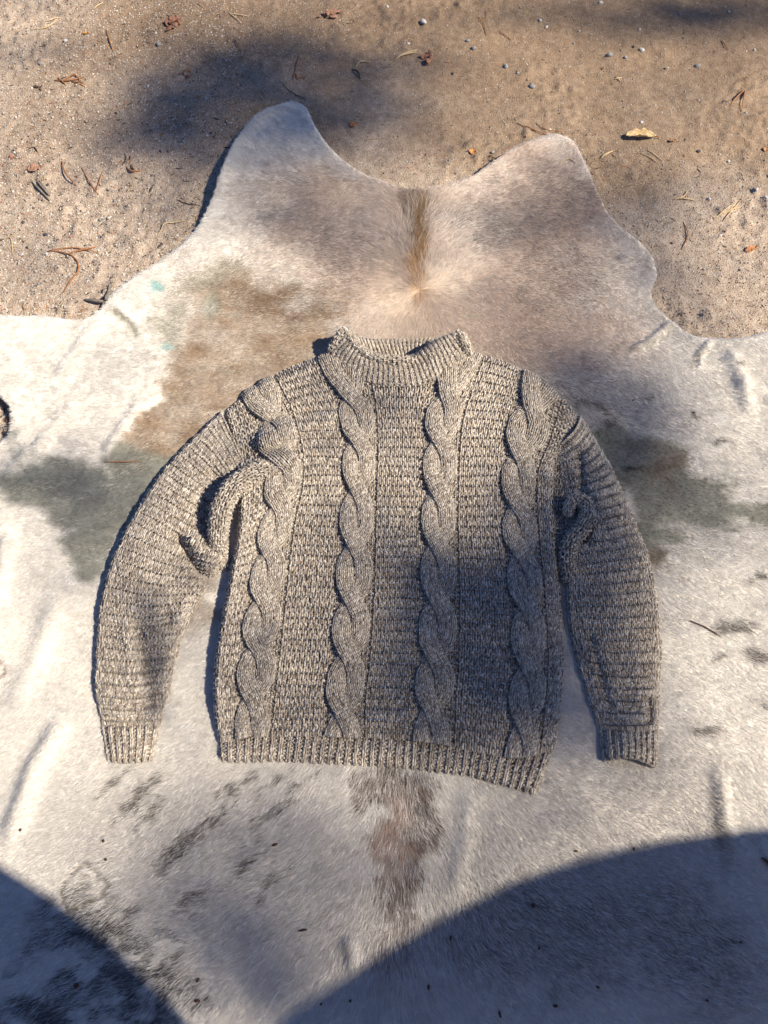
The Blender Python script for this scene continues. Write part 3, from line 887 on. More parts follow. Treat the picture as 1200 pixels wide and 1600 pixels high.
sleeveR = Patch([
    [(937, 1142, .018), (985, 1145, .026), (1028, 1142, .018)],
    [(914, 1075, .022), (975, 1080, .034), (1031, 1078, .022)],
    [(895, 1008, .024), (965, 1012, .036), (1034, 1010, .024)],
    [(886, 945, .026), (957, 944, .038), (1027, 938, .026)],
    [(886, 885, .026), (948, 878, .038), (1013, 868, .028)],
    [(884, 825, .020), (938, 812, .038), (986, 800, .028)],
    [(876, 757, .020), (926, 744, .036), (953, 727, .026)],
    [(872, 700, .026), (897, 674, .036), (907, 650, .020)],
], edge=(.035, .06, 0, 0), zedge=.008, bumps=slr_bumps)

def sleeve(P, name):
    nc = int(round(P.wu * 1.1 / WST)); nr = int(round(P.wv / BAND))
    print(name, nc, nr)
    knit_obj('sleeve', sweater, [knit(P, nc, Rows(nr, True), welt, WST, rad=.245, depth=.225, tame=True, lift=lambda I, J: weltlift(I, J) * np.clip(np.minimum(I, nc - 1 - I) / 3, .1, 1))])
    backs.append(P.backing(WST * .55))
sleeve(sleeveL, 'left'); sleeve(sleeveR, 'right')

def cuff(ctrl, under):
    P = Patch(ctrl, edge=(.16, .16, 0, 0), zedge=.009, RES=120, bumps=lambda px, py, U, V: (fbm(px / 25, py / 40, 95, 2) - .5) * .006)
    nc = int(round(P.wu * 1.15 / (WST * .8) / 2)) * 2
    pcs = [knit(P, nc, 9, rib, WST * .78, rad=.29, depth=.24, lift=riblift)]
    backs.append(P.backing(WST * .55, 40))
    if under is not None:
        Q = Patch(under, RES=60, edge=(.1, .1, 0, 0), zedge=.008)
        pcs.append(knit(Q, nc, 3, rib, WST * .78, rad=.29, depth=.24, lift=riblift))
        backs.append(Q.backing(WST * .5, 20))
    knit_obj('cuff', sweater, pcs)
cuff([[(168, 1190, .014), (205, 1191, .019), (242, 1187, .014)], [(163, 1162, .018), (206, 1163, .028), (247, 1160, .018)], [(159, 1134, .018), (205, 1136, .027), (253, 1131, .018)]], None)
cuff([[(944, 1188, .024), (986, 1184, .036), (1027, 1200, .022)], [(940, 1165, .022), (986, 1164, .034), (1028, 1170, .022)], [(936, 1140, .018), (985, 1143, .027), (1029, 1140, .018)]],
     [[(946, 1195, .009), (988, 1201, .010), (1029, 1208, .010)], [(946, 1186, .009), (988, 1190, .009), (1029, 1196, .009)]])

# rolled fold of the right underarm
def roll(pts, r, name, taper=None):
    L_ = smooth_line(pts, 60)
    C = at(L_[:, 0], L_[:, 1], L_[:, 2])
    Tn = np.gradient(C, axis=0); ln = np.linalg.norm(Tn, axis=1).sum(); Tn /= np.linalg.norm(Tn, axis=1, keepdims=True)
    B = np.cross(Tn, [0, 0, 1]); B /= np.linalg.norm(B, axis=1, keepdims=True); N = np.cross(B, Tn)
    def surf(u, v):
        f = np.clip(v, 0, 1) * 58.999; i = f.astype(int); f = (f - i)[..., None]
        c = C[i] * (1 - f) + C[i + 1] * f; b = B[i] * (1 - f) + B[i + 1] * f; n = N[i] * (1 - f) + N[i + 1] * f
        a = u * 2 * np.pi
        d = np.cos(a)[..., None] * b + np.sin(a)[..., None] * n
        rr = r * (0.75 + 0.25 * np.sin(np.pi * np.clip(v, 0, 1)))[..., None]
        if taper is not None: rr = r * np.interp(v, np.linspace(0, 1, len(taper)), taper)[..., None]
        return c + d * rr, d
    nc = max(6, int(2 * np.pi * r / (WST * .95))); nr = Rows(int(ln / (BAND * .85)), True)
    tv, tf = tube_np(C, r * .72 * (np.interp(np.linspace(0, 1, 60), np.linspace(0, 1, len(taper)), taper) if taper is not None else 1), 8)
    backs.append((tv, tf))
    return knit(surf, nc, nr, welt, WST * .9, rad=.24, depth=.24, lift=weltlift)
knit_obj('underarm_fold', sweater, [roll([(888, 806, .034), (890, 791, .042), (902, 780, .047), (915, 787, .048), (918, 806, .044), (908, 828, .038), (892, 846, .032), (886, 872, .026), (890, 910, .020)], .0120, 'r', [.55, .8, .95, 1, 1, 1.1, 1.1, .8])])
gus = Patch([[(862, 880, .018), (880, 880, .014), (900, 880, .018)], [(858, 800, .022), (880, 800, .016), (905, 800, .022)], [(858, 720, .026), (882, 720, .018), (908, 720, .026)], [(862, 676, .030), (884, 676, .026), (906, 676, .030)]], zedge=.009, RES=80)
knit_obj('underarm_fold', sweater, [knit(gus, int(gus.wu / WST), Rows(int(gus.wv / BAND), True), welt, WST, rad=.22, depth=.25, lift=weltlift)])
backs.append(gus.backing(WST * .5, 30))
knit_obj('underarm_fold', sweater, [roll([(356, 892, .010), (344, 868, .024), (341, 832, .042), (347, 796, .053), (361, 766, .056), (385, 746, .050), (416, 732, .042), (450, 726, .030)], .0160, 'l', [.55, .8, 1, 1.05, 1.05, 1, .9, .7])])

# collar
colr = Patch([
    [(511, 553, .028), (542, 579, .034), (579, 597, .036), (620, 603, .036), (661, 600, .036), (702, 583, .034), (739, 556, .028)],
    [(520, 538, .042), (548, 562, .043), (582, 579, .041), (619, 584, .040), (655, 581, .041), (694, 561, .050), (729, 541, .052)],
    [(535, 523, .060), (557, 547, .052), (584, 561, .045), (617, 567, .043), (649, 565, .045), (686, 542, .066), (716, 526, .076)],
    [(540, 516, .062), (561, 542, .053), (586, 557, .045), (617, 563, .043), (646, 561, .046), (683, 536, .070), (712, 521, .080)],
    [(545, 519, .056), (564, 540, .046), (588, 553, .038), (617, 558, .036), (643, 556, .038), (680, 533, .060), (706, 523, .070)],
], edge=(.02, .02, 0, 0), zedge=.02)
NCC = int(round(colr.wu / (WST * .72) / 2)) * 2
backc = Patch([
    [(545, 554, .010), (575, 568, .010), (617, 572, .010), (655, 570, .010), (698, 552, .010)],
    [(541, 536, .034), (570, 550, .020), (617, 554, .015), (660, 550, .015), (706, 538, .016)],
    [(541, 522, .052), (566, 536, .032), (612, 540, .022), (662, 538, .020), (712, 529, .022)],
    [(537, 518, .054), (562, 529, .034), (610, 532, .024), (664, 531, .021), (718, 525, .022)],
    [(533, 521, .046), (560, 531, .024), (610, 535, .014), (666, 534, .014), (724, 531, .016)],
], zedge=.010)
ends = [roll([(539, 515, .062), (549, 529, .059), (562, 545, .053), (586, 559, .047), (617, 564, .045), (650, 561, .047)], .0055, 'lip', [.8, .8, .9, 1.15, 1.2, .6]), roll([(516, 548, .034), (526, 532, .050), (536, 518, .061), (545, 517, .058)], .006, 'a'),
        roll([(735, 553, .034), (728, 540, .054), (721, 526, .074), (712, 520, .078)], .007, 'b')]
knit_obj('collar', sweater, [knit(colr, NCC, 13, rib, WST * .72, rad=.29, depth=.24, lift=riblift), knit(backc, NCC, 10, rib, WST * .72, rad=.29, depth=.24, lift=riblift)] + ends)
backs += [colr.backing(WST * .5, 50), backc.backing(WST * .5, 50)]
lining(sweater, backs)
fuzz(sweater, 220000)
print('stitches', KNITS, 'tris', KNITS * SEG * KS * 2, time.time() - T0)

hide = build_hide()
print('hide', time.time() - T0)
SK = [[(375, 640), (520, 580), (545, 600), (700, 600), (740, 570), (880, 650), (855, 760), (855, 1140), (830, 1205), (700, 1185), (360, 1175), (350, 1090), (385, 850), (375, 760)],
      [(330, 690), (340, 780), (330, 860), (290, 910), (260, 1020), (235, 1160), (185, 1160), (170, 1040), (185, 900), (250, 770)],
      [(930, 720), (990, 860), (1010, 1000), (1010, 1160), (960, 1160), (910, 990), (905, 880)]]
build_fur(hide, SK)
print('fur', time.time() - T0)

# ------------------------------------------------------------------ loose things on the sand
def gz(x, y): return float(ground_z(np.array([x]), np.array([y]))[0])

LAND = [(1000, 215, 'the curled yellow leaf'), (270, 38, 'the reddish brown bark clump'), (515, 22, 'the pale reddish bark clump'), (60, 138, 'the dark bark crumbs'), (671, 92, 'the thin red bark bits'), (661, 35, 'the large pale stone'),
        (1092, 100, 'the grey stone at top right'), (55, 266, 'the pinkish brown leaf'), (105, 420, 'the long bent pine needle'), (1174, 388, 'the orange brown leaf'), (739, 235, 'the small orange leaf'), (150, 475, 'the dark broken twigs'),
        (465, 171, 'the tip of the left neck flap'), (860, 225, 'the tip of the right neck flap'), (1022, 436, 'the rounded bump of the hide edge at right'), (330, 330, 'the left side of the left neck flap'), (940, 320, 'the right side of the right neck flap'),
        (15, 660, 'the gravel gap at left'), (1152, 155, 'the V shaped needle pair'), (640, 300, 'the dip between the neck flaps'), (1135, 332, 'the spray of pale needles'), (465, 105, 'the dark rust needle twig'), (1110, 520, 'the hide edge at far right')]
LAND_H = [(205, 1190, 'the left cuff'), (985, 1200, 'the right cuff'), (470, 1192, 'the left half of the hem'), (790, 1225, 'the right half of the hem'), (625, 1330, 'the brown back stripe'), (140, 1385, 'the square brand scar'), (165, 1500, 'the black mottled hind leg'),
          (600, 1500, 'the tip of the right shadow'), (1060, 1480, 'the mottled patch in the right shadow'), (330, 650, 'the left shoulder'), (1000, 640, 'the right shoulder'), (1180, 1345, 'the dark stem at the right edge'), (0, 1355, 'the top of the left shadow'), (860, 1400, 'the middle of the right shadow edge'), (420, 1550, 'the bottom edge between the two shadows')]
def where(px, py, land=LAND):
    d = [math.hypot(px - a, py - b) for a, b, _ in land]; k = int(np.argmin(d)); a, b, n = land[k]
    if n.startswith('the gravel gap'): return 'in ' + n
    dx, dy = px - a, py - b
    v = 'above' if dy < 0 else 'below'; h = 'left of' if dx < 0 else 'right of'
    w = h if abs(dx) > 2 * abs(dy) else (v if abs(dy) > 2 * abs(dx) else ('up and ' if dy < 0 else 'down and ') + h)
    return ('close ' if d[k] < 45 else '') + w + ' ' + n

M_PEB = {'grey': simple_mat('grey_stone', (.20, .195, .19), (.36, .35, .34), 90, .9), 'white': simple_mat('white_stone', (.46, .44, .40), (.68, .66, .62), 90, .85),
         'dark': simple_mat('dark_stone', (.045, .045, .05), (.11, .11, .115), 120, .85), 'reddish': simple_mat('red_stone', (.26, .12, .08), (.40, .22, .16), 100, .9),
         'blue grey': simple_mat('blue_stone', (.19, .20, .205), (.33, .345, .35), 100, .9)}
def ico():
    import bmesh
    bm = bmesh.new(); bmesh.ops.create_icosphere(bm, subdivisions=2, radius=1.0)
    V = np.array([v.co[:] for v in bm.verts]); F = np.array([[v.index for v in f.verts] for f in bm.faces]); bm.free()
    return V, F
IV, IF = ico()
PEBM = {}
def pebble_mesh(colr_, k):
    if (colr_, k) not in PEBM:
        r = np.random.default_rng(900 + k)
        V = IV.copy()
        for q in range(7):                               # chip flat faces off a ball
            d = r.normal(size=3); d /= np.linalg.norm(d); h = r.uniform(.55, .85)
            e = V @ d - h; V -= np.where(e > 0, e, 0)[:, None] * d
        V *= (1 + (fbm(V[:, 0] * 2.2 + k, V[:, 1] * 2.2 + V[:, 2] * 1.3, 50 + k, 3) - .5) * .35)[:, None]
        V *= np.array([1, r.uniform(.65, .9), r.uniform(.5, .75)])
        PEBM[(colr_, k)] = mesh_np('pebble', V, [IF], M_PEB[colr_], k % 2 == 0)
    return PEBM[(colr_, k)]

def pebble(px, py, d, colr_, label=None):
    """d: width in photo pixels"""
    x, y = at(px, py)[:2]
    sc = (CAMH * CT + 0.0) / FPX * (1.0 + (800 - py) / FPX * .6) * d * .5
    o = link('pebble', pebble_mesh(colr_, random.randrange(6)))
    o.location = (x, y, gz(x, y) + sc * random.uniform(.15, .4)); o.scale = (sc, sc, sc)
    o.rotation_euler = (random.uniform(-.3, .3), random.uniform(-.3, .3), random.uniform(0, 6.28))
    size = 'small' if d >= 9 else 'tiny'
    tag(o, label or f'{size} {colr_} pebble {where(px, py)}', 'pebble', 'pebbles scattered on the sand')

for a in [(661, 35, 17, 'white', 'pale chunky white stone right of top centre, largest stone on the dirt'), (1092, 100, 14, 'grey', 'grey stone with dark shadow on brown dirt near the top right'), (952, 85, 14, 'grey'), (1003, 77, 12, 'white'), (978, 88, 8, 'grey'), (790, 104, 13, 'blue grey'),
          (740, 74, 12, 'grey'), (731, 62, 10, 'blue grey'), (831, 136, 14, 'grey'), (638, 64, 9, 'white'), (845, 28, 10, 'white'), (855, 38, 8, 'white'), (939, 5, 10, 'white'), (605, 12, 8, 'white'),
          (102, 64, 10, 'white'), (247, 67, 12, 'blue grey'), (64, 101, 9, 'blue grey'), (17, 245, 13, 'reddish', 'reddish stone at the far left edge of the sand'), (70, 365, 11, 'dark', 'black stone on the bright sand at far left'), (34, 397, 9, 'white'), (42, 386, 7, 'dark'), (74, 400, 8, 'white'),
          (75, 290, 8, 'dark'), (13, 658, 12, 'reddish', 'reddish stone in the gravel gap at the left edge'), (21, 668, 11, 'white', 'white stone in the gravel gap at the left edge of the cowhide'), (8, 678, 9, 'dark'), (6, 640, 8, 'dark'), (24, 686, 7, 'grey'), (4, 695, 8, 'reddish'), (17, 640, 7, 'grey'), (3, 668, 8, 'grey'), (12, 690, 7, 'dark'), (26, 660, 7, 'dark'), (10, 650, 7, 'white'), (19, 678, 6, 'reddish'), (2, 652, 6, 'dark'), (14, 628, 6, 'grey'), (7, 703, 6, 'white'), (25, 670, 6, 'grey'),
          (1002, 191, 8, 'white'), (1165, 177, 9, 'grey'), (1040, 105, 6, 'dark'), (990, 72, 6, 'dark'), (897, 65, 6, 'grey'), (1108, 310, 9, 'white'), (1180, 300, 8, 'white'), (1195, 310, 9, 'white'), (1178, 278, 7, 'grey'), (1139, 18, 7, 'white'), (1063, 22, 7, 'grey'), (1180, 75, 7, 'white'),
          (658, 296, 10, 'grey'), (770, 235, 9, 'grey'), (1092, 235, 9, 'dark'), (420, 232, 7, 'grey'), (330, 210, 6, 'dark'), (250, 235, 7, 'dark'), (150, 355, 9, 'grey'), (180, 315, 8, 'grey'), (35, 345, 7, 'dark'), (110, 370, 7, 'reddish'), (12, 330, 7, 'grey'), (20, 300, 7, 'white'),
          (905, 48, 6, 'white'), (1000, 45, 6, 'white'), (860, 200, 6, 'white'), (1140, 250, 7, 'white'), (1158, 420, 7, 'grey'), (1050, 380, 6, 'dark'), (1100, 420, 6, 'grey'), (1080, 480, 6, 'white')]:
    pebble(*a)
for k in range(60):
    px, py = (random.uniform(0, 330), random.uniform(80, 470)) if k < 42 else (random.uniform(560, 1200), random.uniform(5, 500))
    x, y = at(px, py)[:2]
    if float(bil(HIDE_IN.astype(float), np.array([x]), np.array([y]))[0]) > 0 : continue
    pebble(px, py, random.uniform(4, 7.5), random.choice(['grey', 'white', 'dark', 'reddish', 'blue grey', 'white']))

# grit
def grit():
    n = 130000
    px = rng.uniform(-30, 1230, n); py = rng.uniform(-20, 720, n) ** 1.0
    keepd = rng.random(n) < np.where(px + py * .9 < 420 + 300 * fbm(px / 90, py / 90, 61, 2), 1.0, .0) + np.where(py > 230, .8, .30)
    xy = at(px, py)
    ok = keepd & (bil(HIDE_IN.astype(float), xy[:, 0], xy[:, 1]) < .02)
    xy = xy[ok]; n = len(xy)
    OV = np.array([[1, 0, 0], [0, 1, 0], [-1, 0, 0], [0, -1, 0], [0, 0, 1], [0, 0, -1]], float)
    OF = np.array([[0, 1, 4], [1, 2, 4], [2, 3, 4], [3, 0, 4], [1, 0, 5], [2, 1, 5], [3, 2, 5], [0, 3, 5]])
    sz = 0.0007 + 0.0013 * rng.random(n) ** 2.5 + 0.0010 * (rng.random(n) < .05)
    sz = sz * np.where(topx(xy[:, 0], xy[:, 1], 0)[0] < 380, 1.35, 1.0)
    sliver = rng.random(n) < .05
    V = OV[None] * sz[:, None, None] * rng.uniform(.6, 1.3, (n, 6, 3))
    V[sliver] *= np.array([3.6, .75, .7])
    a = rng.uniform(0, 6.28, n); c, s_ = np.cos(a)[:, None], np.sin(a)[:, None]
    V = np.stack([V[..., 0] * c - V[..., 1] * s_, V[..., 0] * s_ + V[..., 1] * c, V[..., 2] * .8], -1)
    z = ground_z(xy[:, 0], xy[:, 1])
    V += np.stack([xy[:, 0], xy[:, 1], z + sz * .25], -1)[:, None]
    F = (OF[None] + (np.arange(n) * 6)[:, None, None]).reshape(-1, 3)
    pal = np.array([(.62, .57, .50), (.45, .38, .31), (.34, .27, .21), (.20, .17, .15), (.42, .24, .17), (.55, .46, .36), (.09, .085, .08), (.36, .35, .34)])
    col = pal[rng.choice(8, n, p=[.20, .22, .18, .09, .07, .14, .05, .05])] * rng.uniform(.8, 1.15, (n, 1))
    col[sliver] = np.array([(.10, .06, .035), (.30, .15, .07), (.05, .035, .025), (.40, .29, .17)])[rng.choice(4, sliver.sum())]
    colv = np.concatenate([np.repeat(col, 6, 0), np.ones((n * 6, 1))], 1)
    m, N, L, P = mat('grit_grains')
    at_ = N.new('ShaderNodeAttribute'); at_.attribute_name = 'grain'
    L.new(at_.outputs['Color'], P.inputs['Base Color']); P.inputs['Roughness'].default_value = .85; P.inputs['Specular IOR Level'].default_value = .25
    tag(link('sand_grit', mesh_np('sand_grit', V.reshape(-1, 3), [F], m, False, {'grain': ('FLOAT_COLOR', colv)})), kind='stuff')
grit()

# needles, twigs, leaves
M_NEED = {'rust brown': simple_mat('rust_needle', (.26, .11, .045), (.42, .20, .085), 150, .6), 'pale straw': simple_mat('straw_needle', (.50, .36, .19), (.66, .50, .30), 150, .6),
          'dark brown': simple_mat('dark_needle', (.07, .045, .03), (.15, .095, .06), 150, .7), 'grey': simple_mat('grey_twig', (.15, .125, .10), (.28, .24, .20), 150, .9)}
def strands(name, cat, paths, wpx, mcol, label, group=None, cap=True):
    parts = []
    for pts in paths:
        L_ = smooth_line([(*p, 0) for p in pts], max(5, 3 * len(pts)))
        xy = at(L_[:, 0], L_[:, 1])
        r = wpx * .5 * CAMH / FPX * 1.15
        n = len(xy); k = np.linspace(0, 1, n)
        z = ground_z(xy[:, 0], xy[:, 1])
        z = np.maximum(z, np.linspace(z[0], z[-1], n)) + r * .8 + r * 1.2 * np.sin(k * np.pi)
        inh = bil(HIDE_IN.astype(float), xy[:, 0], xy[:, 1]) > .3
        z = np.where(inh, bil(HIDE_Z, xy[:, 0], xy[:, 1]) + r + .002, z)
        parts.append(tube_np(np.column_stack([xy[:, :2], z]), r * (1 - .55 * np.abs(k * 2 - 1) ** 2), 6))
    V, F = join_np(parts)
    c = V.mean(0); c[2] = V[:, 2].min()
    o = link(name, mesh_np(name, V - c, F, M_NEED[mcol])); o.location = c
    tag(o, label, cat, group)

NG = 'fallen pine needles on the sand'
for pts, w, c, lab in [
    ([[(166, 46), (171, 62), (177, 80)]], 3, 'rust brown', 'short rust brown pine needle standing upright in the photo at upper left'),
    ([[(54, 47), (75, 44), (92, 28)], [(72, 36), (95, 28)]], 2.2, 'pale straw', 'pale curved pine needle pair on bright sand at the upper left'),
    ([[(146, 13), (161, 3)]], 2.6, 'pale straw', 'short pale needle at the top edge left of the reddish bark clump'),
    ([[(356, 20), (377, 34)], [(360, 22), (388, 24)]], 2.4, 'pale straw', 'small pale forked needle on the dirt between the two bark clumps at top'),
    ([[(616, 91), (634, 82), (652, 77)], [(618, 88), (651, 80)]], 3.2, 'pale straw', 'pale yellow pine needle pair at top centre left of the red bark bits'),
    ([[(97, 253), (103, 272), (120, 291)]], 3, 'rust brown', 'rust brown bent needle beside the pinkish brown leaf at left'),
    ([[(127, 260), (140, 285), (155, 308)], [(160, 268), (152, 306)]], 2.0, 'rust brown', 'thin rust brown needle pair on grainy sand left of the left neck flap'),
    ([[(76, 394), (104, 398), (122, 410), (124, 425), (112, 440), (100, 459)], [(104, 398), (150, 386)]], 3, 'rust brown', 'long bent orange brown pine needle on bright sand above the left foreleg of the hide'),
    ([[(245, 372), (258, 355), (290, 345)]], 2.4, 'pale straw', 'pale curved needle on sand close to the left edge of the neck flap'),
    ([[(0, 372), (14, 370), (20, 398)]], 2, 'pale straw', 'thin pale needle at the far left edge of the sand'),
    ([[(75, 394), (120, 388), (155, 396)]], 2.2, 'rust brown', 'straight rust needle crossing the long bent pine needle'),
    ([[(458, 124), (464, 104), (468, 84)], [(462, 122), (478, 118)], [(460, 108), (466, 124)]], 2.4, 'rust brown', 'dark rust twig of needles on the shaded dirt patch at top'),
    ([[(366, 57), (372, 70), (376, 80)]], 1.8, 'dark brown', 'thin dark needle on the shaded dirt below the forked pale needle'),
    ([[(437, 124), (452, 140), (478, 154)]], 1.6, 'dark brown', 'thin dark needle on the shaded sand above the left neck flap'),
    ([[(555, 104), (562, 96), (580, 95)]], 2.6, 'pale straw', 'tan needle scrap on the dirt above the left neck flap tip'),
    ([[(550, 108), (560, 114), (563, 122)]], 4.5, 'dark brown', 'dark short stick on the dirt above the left neck flap tip'),
    ([[(808, 190), (828, 200), (855, 210)], [(838, 190), (850, 200), (878, 204)]], 1.8, 'rust brown', 'long thin needle pair just above the right neck flap'),
    ([[(1140, 166), (1152, 152), (1163, 143)], [(1163, 143), (1160, 160), (1158, 175)]], 2.6, 'rust brown', 'V shaped rust brown needle pair at right edge of the dirt'),
    ([[(1052, 314), (1068, 308), (1074, 298)], [(1056, 312), (1085, 313)]], 3, 'pale straw', 'pale straw needle tuft on sand right of the right neck flap'),
    ([[(938, 247), (948, 242), (957, 237)]], 3.5, 'pale straw', 'short pale needle beside the tip of the right neck flap'),
    ([[(1115, 340), (1135, 332), (1160, 320)], [(1120, 338), (1150, 318)], [(1130, 345), (1158, 312)]], 2.2, 'pale straw', 'spray of pale thin needles on sunlit sand at the right edge'),
    ([[(1068, 345), (1075, 365), (1065, 390)]], 2, 'rust brown', 'thin rust needle on shaded sand right of the neck flap'),
    ([[(747, 25), (756, 36), (760, 53)], [(748, 32), (752, 28)]], 2.2, 'rust brown', 'thin brown forked needle on dirt at top right of the white stone'),
    ([[(780, 46), (800, 58)]], 1.6, 'rust brown', 'tiny brown needle on dirt right of the forked needle'),
    ([[(960, 122), (972, 120)], [(962, 118), (970, 124)]], 2.6, 'pale straw', 'tiny straw scrap on brown dirt above the curled leaf'),
    ([[(1000, 240), (1020, 250), (1030, 258)], [(1010, 236), (1035, 250)]], 1.8, 'pale straw', 'thin straw needles just below the curled yellow leaf'),
    ([[(275, 310), (290, 316), (312, 318)]], 1.8, 'dark brown', 'thin dark needle beside the raised left edge of the neck flap'),
    ([[(195, 240), (198, 252), (192, 262)]], 2.2, 'dark brown', 'short dark needle on half shaded sand at left'),
    ([[(1128, 60), (1140, 75)]], 1.8, 'rust brown', 'tiny rust needle on dirt near the top right shade'),
    ([[(870, 268), (884, 262), (896, 270)]], 1.6, 'pale straw', 'thin pale needle at the right side of the right neck flap'),
]:
    strands('pine_needle', 'pine needle', pts, w, c, lab, NG)
strands('twig', 'twig', [[(133, 470), (155, 474), (172, 476)], [(176, 447), (172, 462), (160, 492)], [(180, 462), (168, 474), (158, 488)]], 6, 'grey', 'dark broken twigs tucked against the hide edge above the left foreleg')
strands('twig', 'twig', [[(52, 288), (64, 300), (77, 312)], [(58, 284), (68, 296), (78, 306)], [(63, 286), (78, 304)]], 4.5, 'grey', 'grey splintered twig pieces below the pinkish brown leaf at left')
strands('twig', 'twig', [[(198, 262), (208, 272), (222, 265)], [(205, 258), (212, 270)]], 3.0, 'rust brown', 'small brown twig scrap on half shaded sand left of the neck flap')
strands('twig', 'twig', [[(85, 126), (110, 128), (132, 122)], [(100, 128), (118, 120), (130, 132)], [(112, 128), (134, 138)], [(90, 122), (104, 134)]], 3, 'rust brown', 'rust brown needle twig beside the dark crumbs at upper left')

def leaf(name, px, py, lpx, wpx, ang, c0, c1, label, curl=.5, cat='leaf', lift=.002, wr=.3):
    n, m_ = 21, 9
    t = np.linspace(0, 1, n); q = np.linspace(-1, 1, m_)
    Tt, Q = np.meshgrid(t, q)
    k = CAMH * 1.12 / FPX
    wid = np.sin(np.pi * np.clip(Tt, .02, .98) ** .85) ** .7 * (1 + .12 * np.sin(Tt * 23 + Q))
    a = Q * wid * curl * 1.5
    R = wpx * k * .5
    X = (Tt - .5) * lpx * k
    Y = np.where(curl > .05, np.sin(a) / max(curl * 1.5, .05), Q * wid) * R
    Z = (1 - np.cos(a)) / max(curl * 1.5, .05) * R + (vnoise(Tt * 9, Q * 2 + px, 3) - .5) * wr * R + np.sin(Tt * np.pi) * .0015 * (1 - curl) - np.abs(np.sin(Tt * 26 + np.abs(Q) * 2)) * R * .10
    Z = Z - .12 * R * np.exp(-(Q / .12) ** 2)
    c, s_ = math.cos(ang), math.sin(ang)
    x0, y0 = at(px, py)[:2]
    V = np.stack([X * c - Y * s_, X * s_ + Y * c, Z - Z.min() + lift], -1).reshape(-1, 3)
    nv = len(V)
    F = grid_faces(n, m_)
    V2 = np.vstack([V, V - [0, 0, .0004]])
    b = [i for i in range(n)] + [r * n + n - 1 for r in range(1, m_)] + [(m_ - 1) * n + i for i in range(n - 2, -1, -1)] + [r * n for r in range(m_ - 2, 0, -1)]
    b = np.array(b); b2 = np.roll(b, -1)
    rim = np.column_stack([b, b + nv, b2 + nv, b2])
    o = link(name, mesh_np(name, V2, [F, F[:, ::-1] + nv, rim], simple_mat(name + '_surface', c0, c1, 120, .65, .5, 300)))
    h = float(bil(HIDE_Z, np.array([x0]), np.array([y0]))[0]) if float(bil(HIDE_IN.astype(float), np.array([x0]), np.array([y0]))[0]) > .5 else gz(x0, y0)
    o.location = (x0, y0, h)
    sl = link('leaf_stalk', mesh_np('leaf_stalk', *tube_np(np.array([[lpx * k * .46 * c, lpx * k * .46 * s_, lift + .002], [lpx * k * .56 * c, lpx * k * .56 * s_, lift + .003], [lpx * k * .68 * c + .002, lpx * k * .68 * s_, lift + .001]]), [.0012, .0009, .0006], 6), M_NEED['rust brown']), o)
    tag(o, label, cat)
leaf('curled_leaf', 1000, 215, 58, 26, math.radians(-3), (.52, .36, .17), (.70, .54, .31), 'curled dry yellow leaf on the brown dirt right of the right neck flap', .9, lift=.004)
leaf('dry_leaf', 1174, 388, 24, 13, math.radians(25), (.36, .15, .06), (.50, .25, .12), 'orange brown leaf lying on sunlit sand at the right edge', .35)
leaf('dry_leaf', 55, 266, 24, 22, math.radians(20), (.30, .16, .10), (.44, .27, .19), 'pinkish brown round leaf on bright sand at far left', .25)
leaf('dry_leaf', 739, 235, 13, 17, math.radians(70), (.42, .19, .06), (.56, .30, .13), 'small orange leaf left of the right neck flap', .5)
leaf('dry_leaf', 552, 193, 14, 14, math.radians(40), (.40, .15, .05), (.54, .26, .12), 'small orange leaf scrap on dirt right of the left neck flap', .3)
leaf('dry_leaf', 1197, 233, 12, 12, math.radians(60), (.34, .16, .07), (.48, .26, .13), 'small brown leaf scrap at the right edge level with the right neck flap', .5)
leaf('dry_leaf', 1050, 220, 12, 8, math.radians(10), (.24, .12, .07), (.36, .2, .12), 'tiny brown leaf scrap just right of the curled yellow leaf', .4)
leaf('dry_leaf', 800, 233, 14, 9, math.radians(-10), (.30, .14, .08), (.42, .22, .13), 'reddish brown leaf scrap touching the top of the right neck flap', .4)
leaf('dry_leaf', 1121, 537, 14, 8, math.radians(20), (.20, .08, .05), (.32, .15, .09), 'dark red leaf scrap at the hide edge above the right foreleg', .4)
leaf('dry_leaf', 133, 53, 14, 8, math.radians(0), (.50, .24, .06), (.62, .34, .12), 'small bright orange leaf scrap at the upper left', .4)

